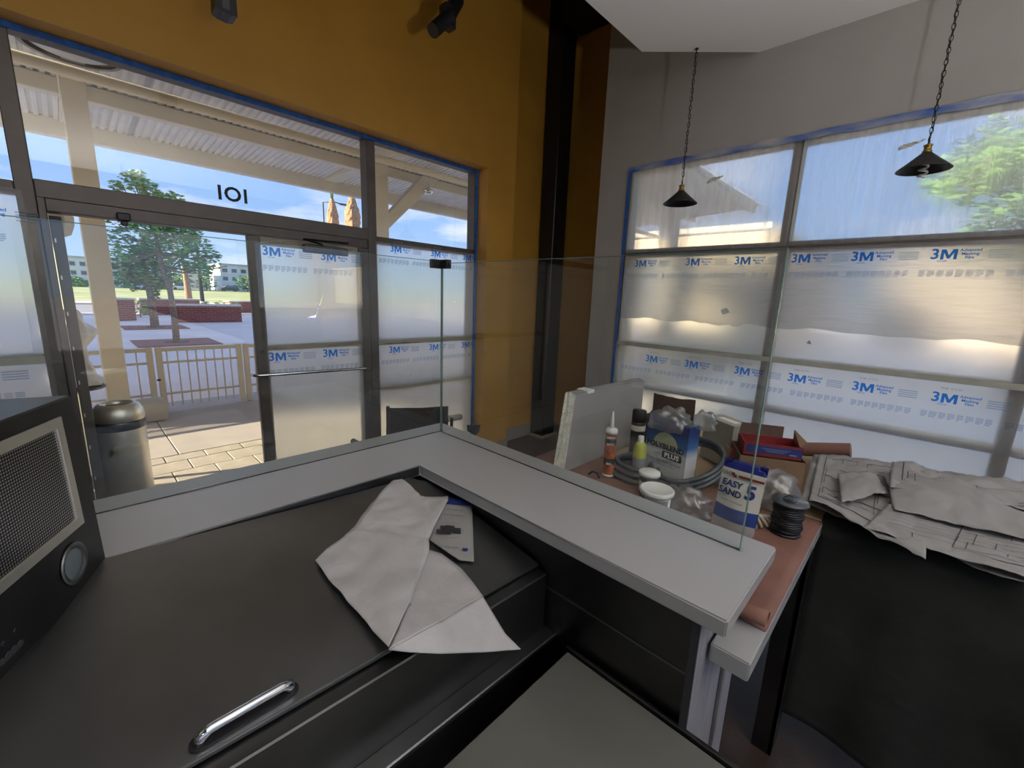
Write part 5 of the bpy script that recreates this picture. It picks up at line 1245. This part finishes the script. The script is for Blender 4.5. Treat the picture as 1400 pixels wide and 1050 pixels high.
# ================================================================ pendants and spotlights
link = new(); LP = .029
pts = []
for i in range(16):
    a = 2*PI*i/16; pts.append((.0085*math.cos(a), 0, .0185*math.sin(a)))
tube(link, pts, .0022, 5, closed=True)
lme = bpy.data.meshes.new('chain_link'); link.to_mesh(lme); link.free(); lme.materials.append(M['dark_metal'])
for pq in lme.polygons: pq.use_smooth = True
def pendant(px, py, depth, label, bulb):
    p = ray(px, py)*depth + Vector((0, 0, H))
    t = thing('pendant_lamp', tuple(p), label, 'pendant lamp', None)
    S = lambda nm, prof, m, **k: lt_(nm, prof, m, t, p, 40, **k)
    sh = S('lamp_shade', [(.125,0),(.1265,.002),(.125,.005),(.070,.052),(.024,.094),(.020,.098),(.0185,.096),(.023,.090),(.068,.048),(.123,.003),(.125,0)], 'dark_metal')
    S('socket', [(.0,.094),(.021,.094),(.023,.098),(.023,.104),(.018,.108),(.018,.128),(.0215,.131),(.0215,.137),(.010,.142),(0,.142)], 'brass')
    S('strain_relief', [(.006,.142),(.005,.16),(.0025,.168),(0,.168)], 'dark_metal')
    top = 3.583; z = p.z+.175; k = 0
    bm = new(); tube(bm, [(p.x+.006*math.sin(i*1.1), p.y+.006*math.cos(i*1.1), p.z+.16+(top-p.z-.16)*i/30) for i in range(31)], .0022, 6); cn = obj('chain', bm, M['dark_metal'], t, smooth=True)
    while z < top-.02:
        o = bpy.data.objects.new('chain_link', lme); C.objects.link(o); o.parent = cn; o.location = (0, 0, z-p.z+.01); o.rotation_euler = (0, .06*math.sin(k*1.7), (PI/2 if k % 2 else 0)+.35+.1*math.sin(k)); z += LP; k += 1
    bm = new(); lathe(bm, [(0,0),(.012,-.002),(.012,-.01),(0,-.014)], (p.x, p.y, top), 12); obj('ceiling_cup', bm, M['dark_metal'], t, smooth=True)
    if bulb:
        bm = new(); tube(bm, [(p.x+.019*math.cos(a*.5), p.y+.019*math.sin(a*.5), p.z+.045-.0026*a) for a in range(0, 34)], .0062, 8); o = obj('spiral_bulb', bm, M['bulb'], t, smooth=True)
        bm = new(); lathe(bm, [(0,.04),(.017,.04),(.02,.06),(.018,.095),(0,.096)], tuple(p), 20); obj('bulb_base', bm, M['white_plastic'], t, smooth=True)
    return t
pendant(929.5, 279, 3.33, 'small black cone pendant lamp with a brass socket, the left one with no bulb visible', False)
pendant(1262, 233, 2.5, 'black cone pendant lamp with a spiral bulb showing, the right one', True)
for (x, y, lb) in ((-1.8, -1.0, 'white globe lamp added unseen to brighten the room, left of the camera'), (.9, -2.6, 'white globe lamp added unseen to brighten the room, right of the camera')):
    t = thing('fill_lamp', (x, y, 2.7), lb, 'pendant lamp')
    me_ = mat('lit globe '+lb[-6:], (.9, .9, .88), .4)
    bm = new(); lathe(bm, [(0,.30),(.03,.29),(.035,.22),(0,.20)], (x, y, 2.7), 16); obj('holder', bm, M['brass'], t)
    bm = new(); tube(bm, [(x, y, 2.98), (x, y, 3.585 if x > -1.2 else CE)], .006, 6); obj('cord', bm, M['dark_metal'], t)
    ld = bpy.data.lights.new('fill', 'POINT'); ld.energy = FILL_POWER; ld.color = (1, .93, .84); ld.shadow_soft_size = .18  # added fill, no lamp is known here
    lo = bpy.data.objects.new('fill', ld); C.objects.link(lo); lo.parent = t; lo.location = (0, 0, .02)
t = thing('fill_light', (.2, -2.2, 0), 'added unseen fill light on a tripod, aimed at the ceiling behind the camera', 'fill light')
bm = new(); tube(bm, [(.2,-2.2,.0), (.2,-2.2,.85)], .02, 8); obj('pole', bm, M['steel_dark'], t)
bm = new(); lathe(bm, [(0,.84),(.08,.84),(.16,.92),(.165,.93),(.15,.92),(.06,.87),(0,.87)], (.2,-2.2,0), 24); obj('reflector', bm, M['steel_light'], t)
for k in range(3):
    bm = new(); tube(bm, [(.2,-2.2,.35), (.2+.4*math.cos(k*2.1),-2.2+.4*math.sin(k*2.1),0)], .012, 6); obj('leg', bm, M['steel_dark'], t)
ld = bpy.data.lights.new('work', 'SPOT'); ld.energy = UP_FILL_POWER; ld.color = (1, .97, .95); ld.shadow_soft_size = .12; ld.spot_size = math.radians(150); ld.spot_blend = 1  # unseen upward fill, added to brighten the ceiling panel
lo = bpy.data.objects.new('work', ld); C.objects.link(lo); lo.parent = t; lo.location = (0, 0, .95); lo.rotation_euler = (math.radians(180), 0, 0)
def spot(a, b, c, label, rod_to):
    a, b, c = Vector(a), Vector(b), Vector(c); t = thing('spotlight', tuple(b), label, 'spotlight')
    bm = new(); tube(bm, [a, a.lerp(b, .75), b], [.045, .045, .06], 20); o = obj('lamp_barrel', bm, M['spot'], t); autosm(o)
    bm = new(); box(bm, -.05, .05, -.04, .04, -.07, .07, .01, M=Matrix.Translation(b)); obj('yoke', bm, M['spot'], t)
    bm = new(); tube(bm, [b, c], .05, 16); o = obj('rear_housing', bm, M['spot'], t); autosm(o)
    bm = new(); tube(bm, [c, Vector((c.x, c.y, CE))], .014, 8); obj('stem', bm, M['spot'], t)
spot(ony(592, 42, 2.7), ony(612, 24, 2.72), ony(625, 0, 2.75), 'black angled spotlight hanging before the yellow wall, right one', 0)
q = ony(309, -12, 2.7)
t = thing('spotlight', tuple(q), 'black boxy spotlight cut by the top of the photo, left one', 'spotlight')
P5 = [ony(x, y, 2.66) for x, y in ((294,-14),(295,8),(303,15),(317,22),(325,23),(322,-14))]
bm = new(); prism(bm, P5, (0,.09,0)); obj('lamp_housing', bm, M['spot'], t)
bm = new(); add_rect(bm, ony(309, 4, 2.657), (1,0,0), (0,0,1), .03, .05); obj('lamp_front', bm, M['steel_dark'], t)
bm = new(); tube(bm, [(q.x, 2.7, q.z), (q.x, 2.7, CE)], .014, 8); obj('stem', bm, M['spot'], t)

# groups of alike things
G = {'masking_film': 'masking films over the storefront glass', 'blue_tape': 'blue masking tape round the windows', 'film_tape': 'tape strips along the film', 'plastic_sheet': 'thin plastic over the upper right panes',
     'plan_drawing': 'printed plans in the paper heap', 'blank_sheet': 'blank sheets in the paper heap', 'tape_scrap': 'tape scraps on the upper plastic', 'canopy_column': 'cream canopy columns', 'railing': 'cream terrace railings',
     'tree_grate': 'red tree grates', 'brick_planter': 'brick planters on the plaza', 'palm_tree': 'palms across the plaza', 'shrub': 'shrubs behind the planters', 'bush': 'distant bushes', 'apartment_building': 'apartment blocks across the field',
     'car': 'cars parked far off', 'pendant_lamp': 'black cone pendant lamps', 'spotlight': 'black spotlights before the yellow wall', 'carton': 'cartons behind the grout box', 'fill_lamp': 'globe lamps added to brighten the room', 'cardboard_scrap': 'scraps beside the printed tray', 'tree': 'trees outside'}
for o in bpy.data.objects:
    if o.parent is None and o.get('category'):
        k = o.name.split('.')[0]
        if k in G: o['group'] = G[k]
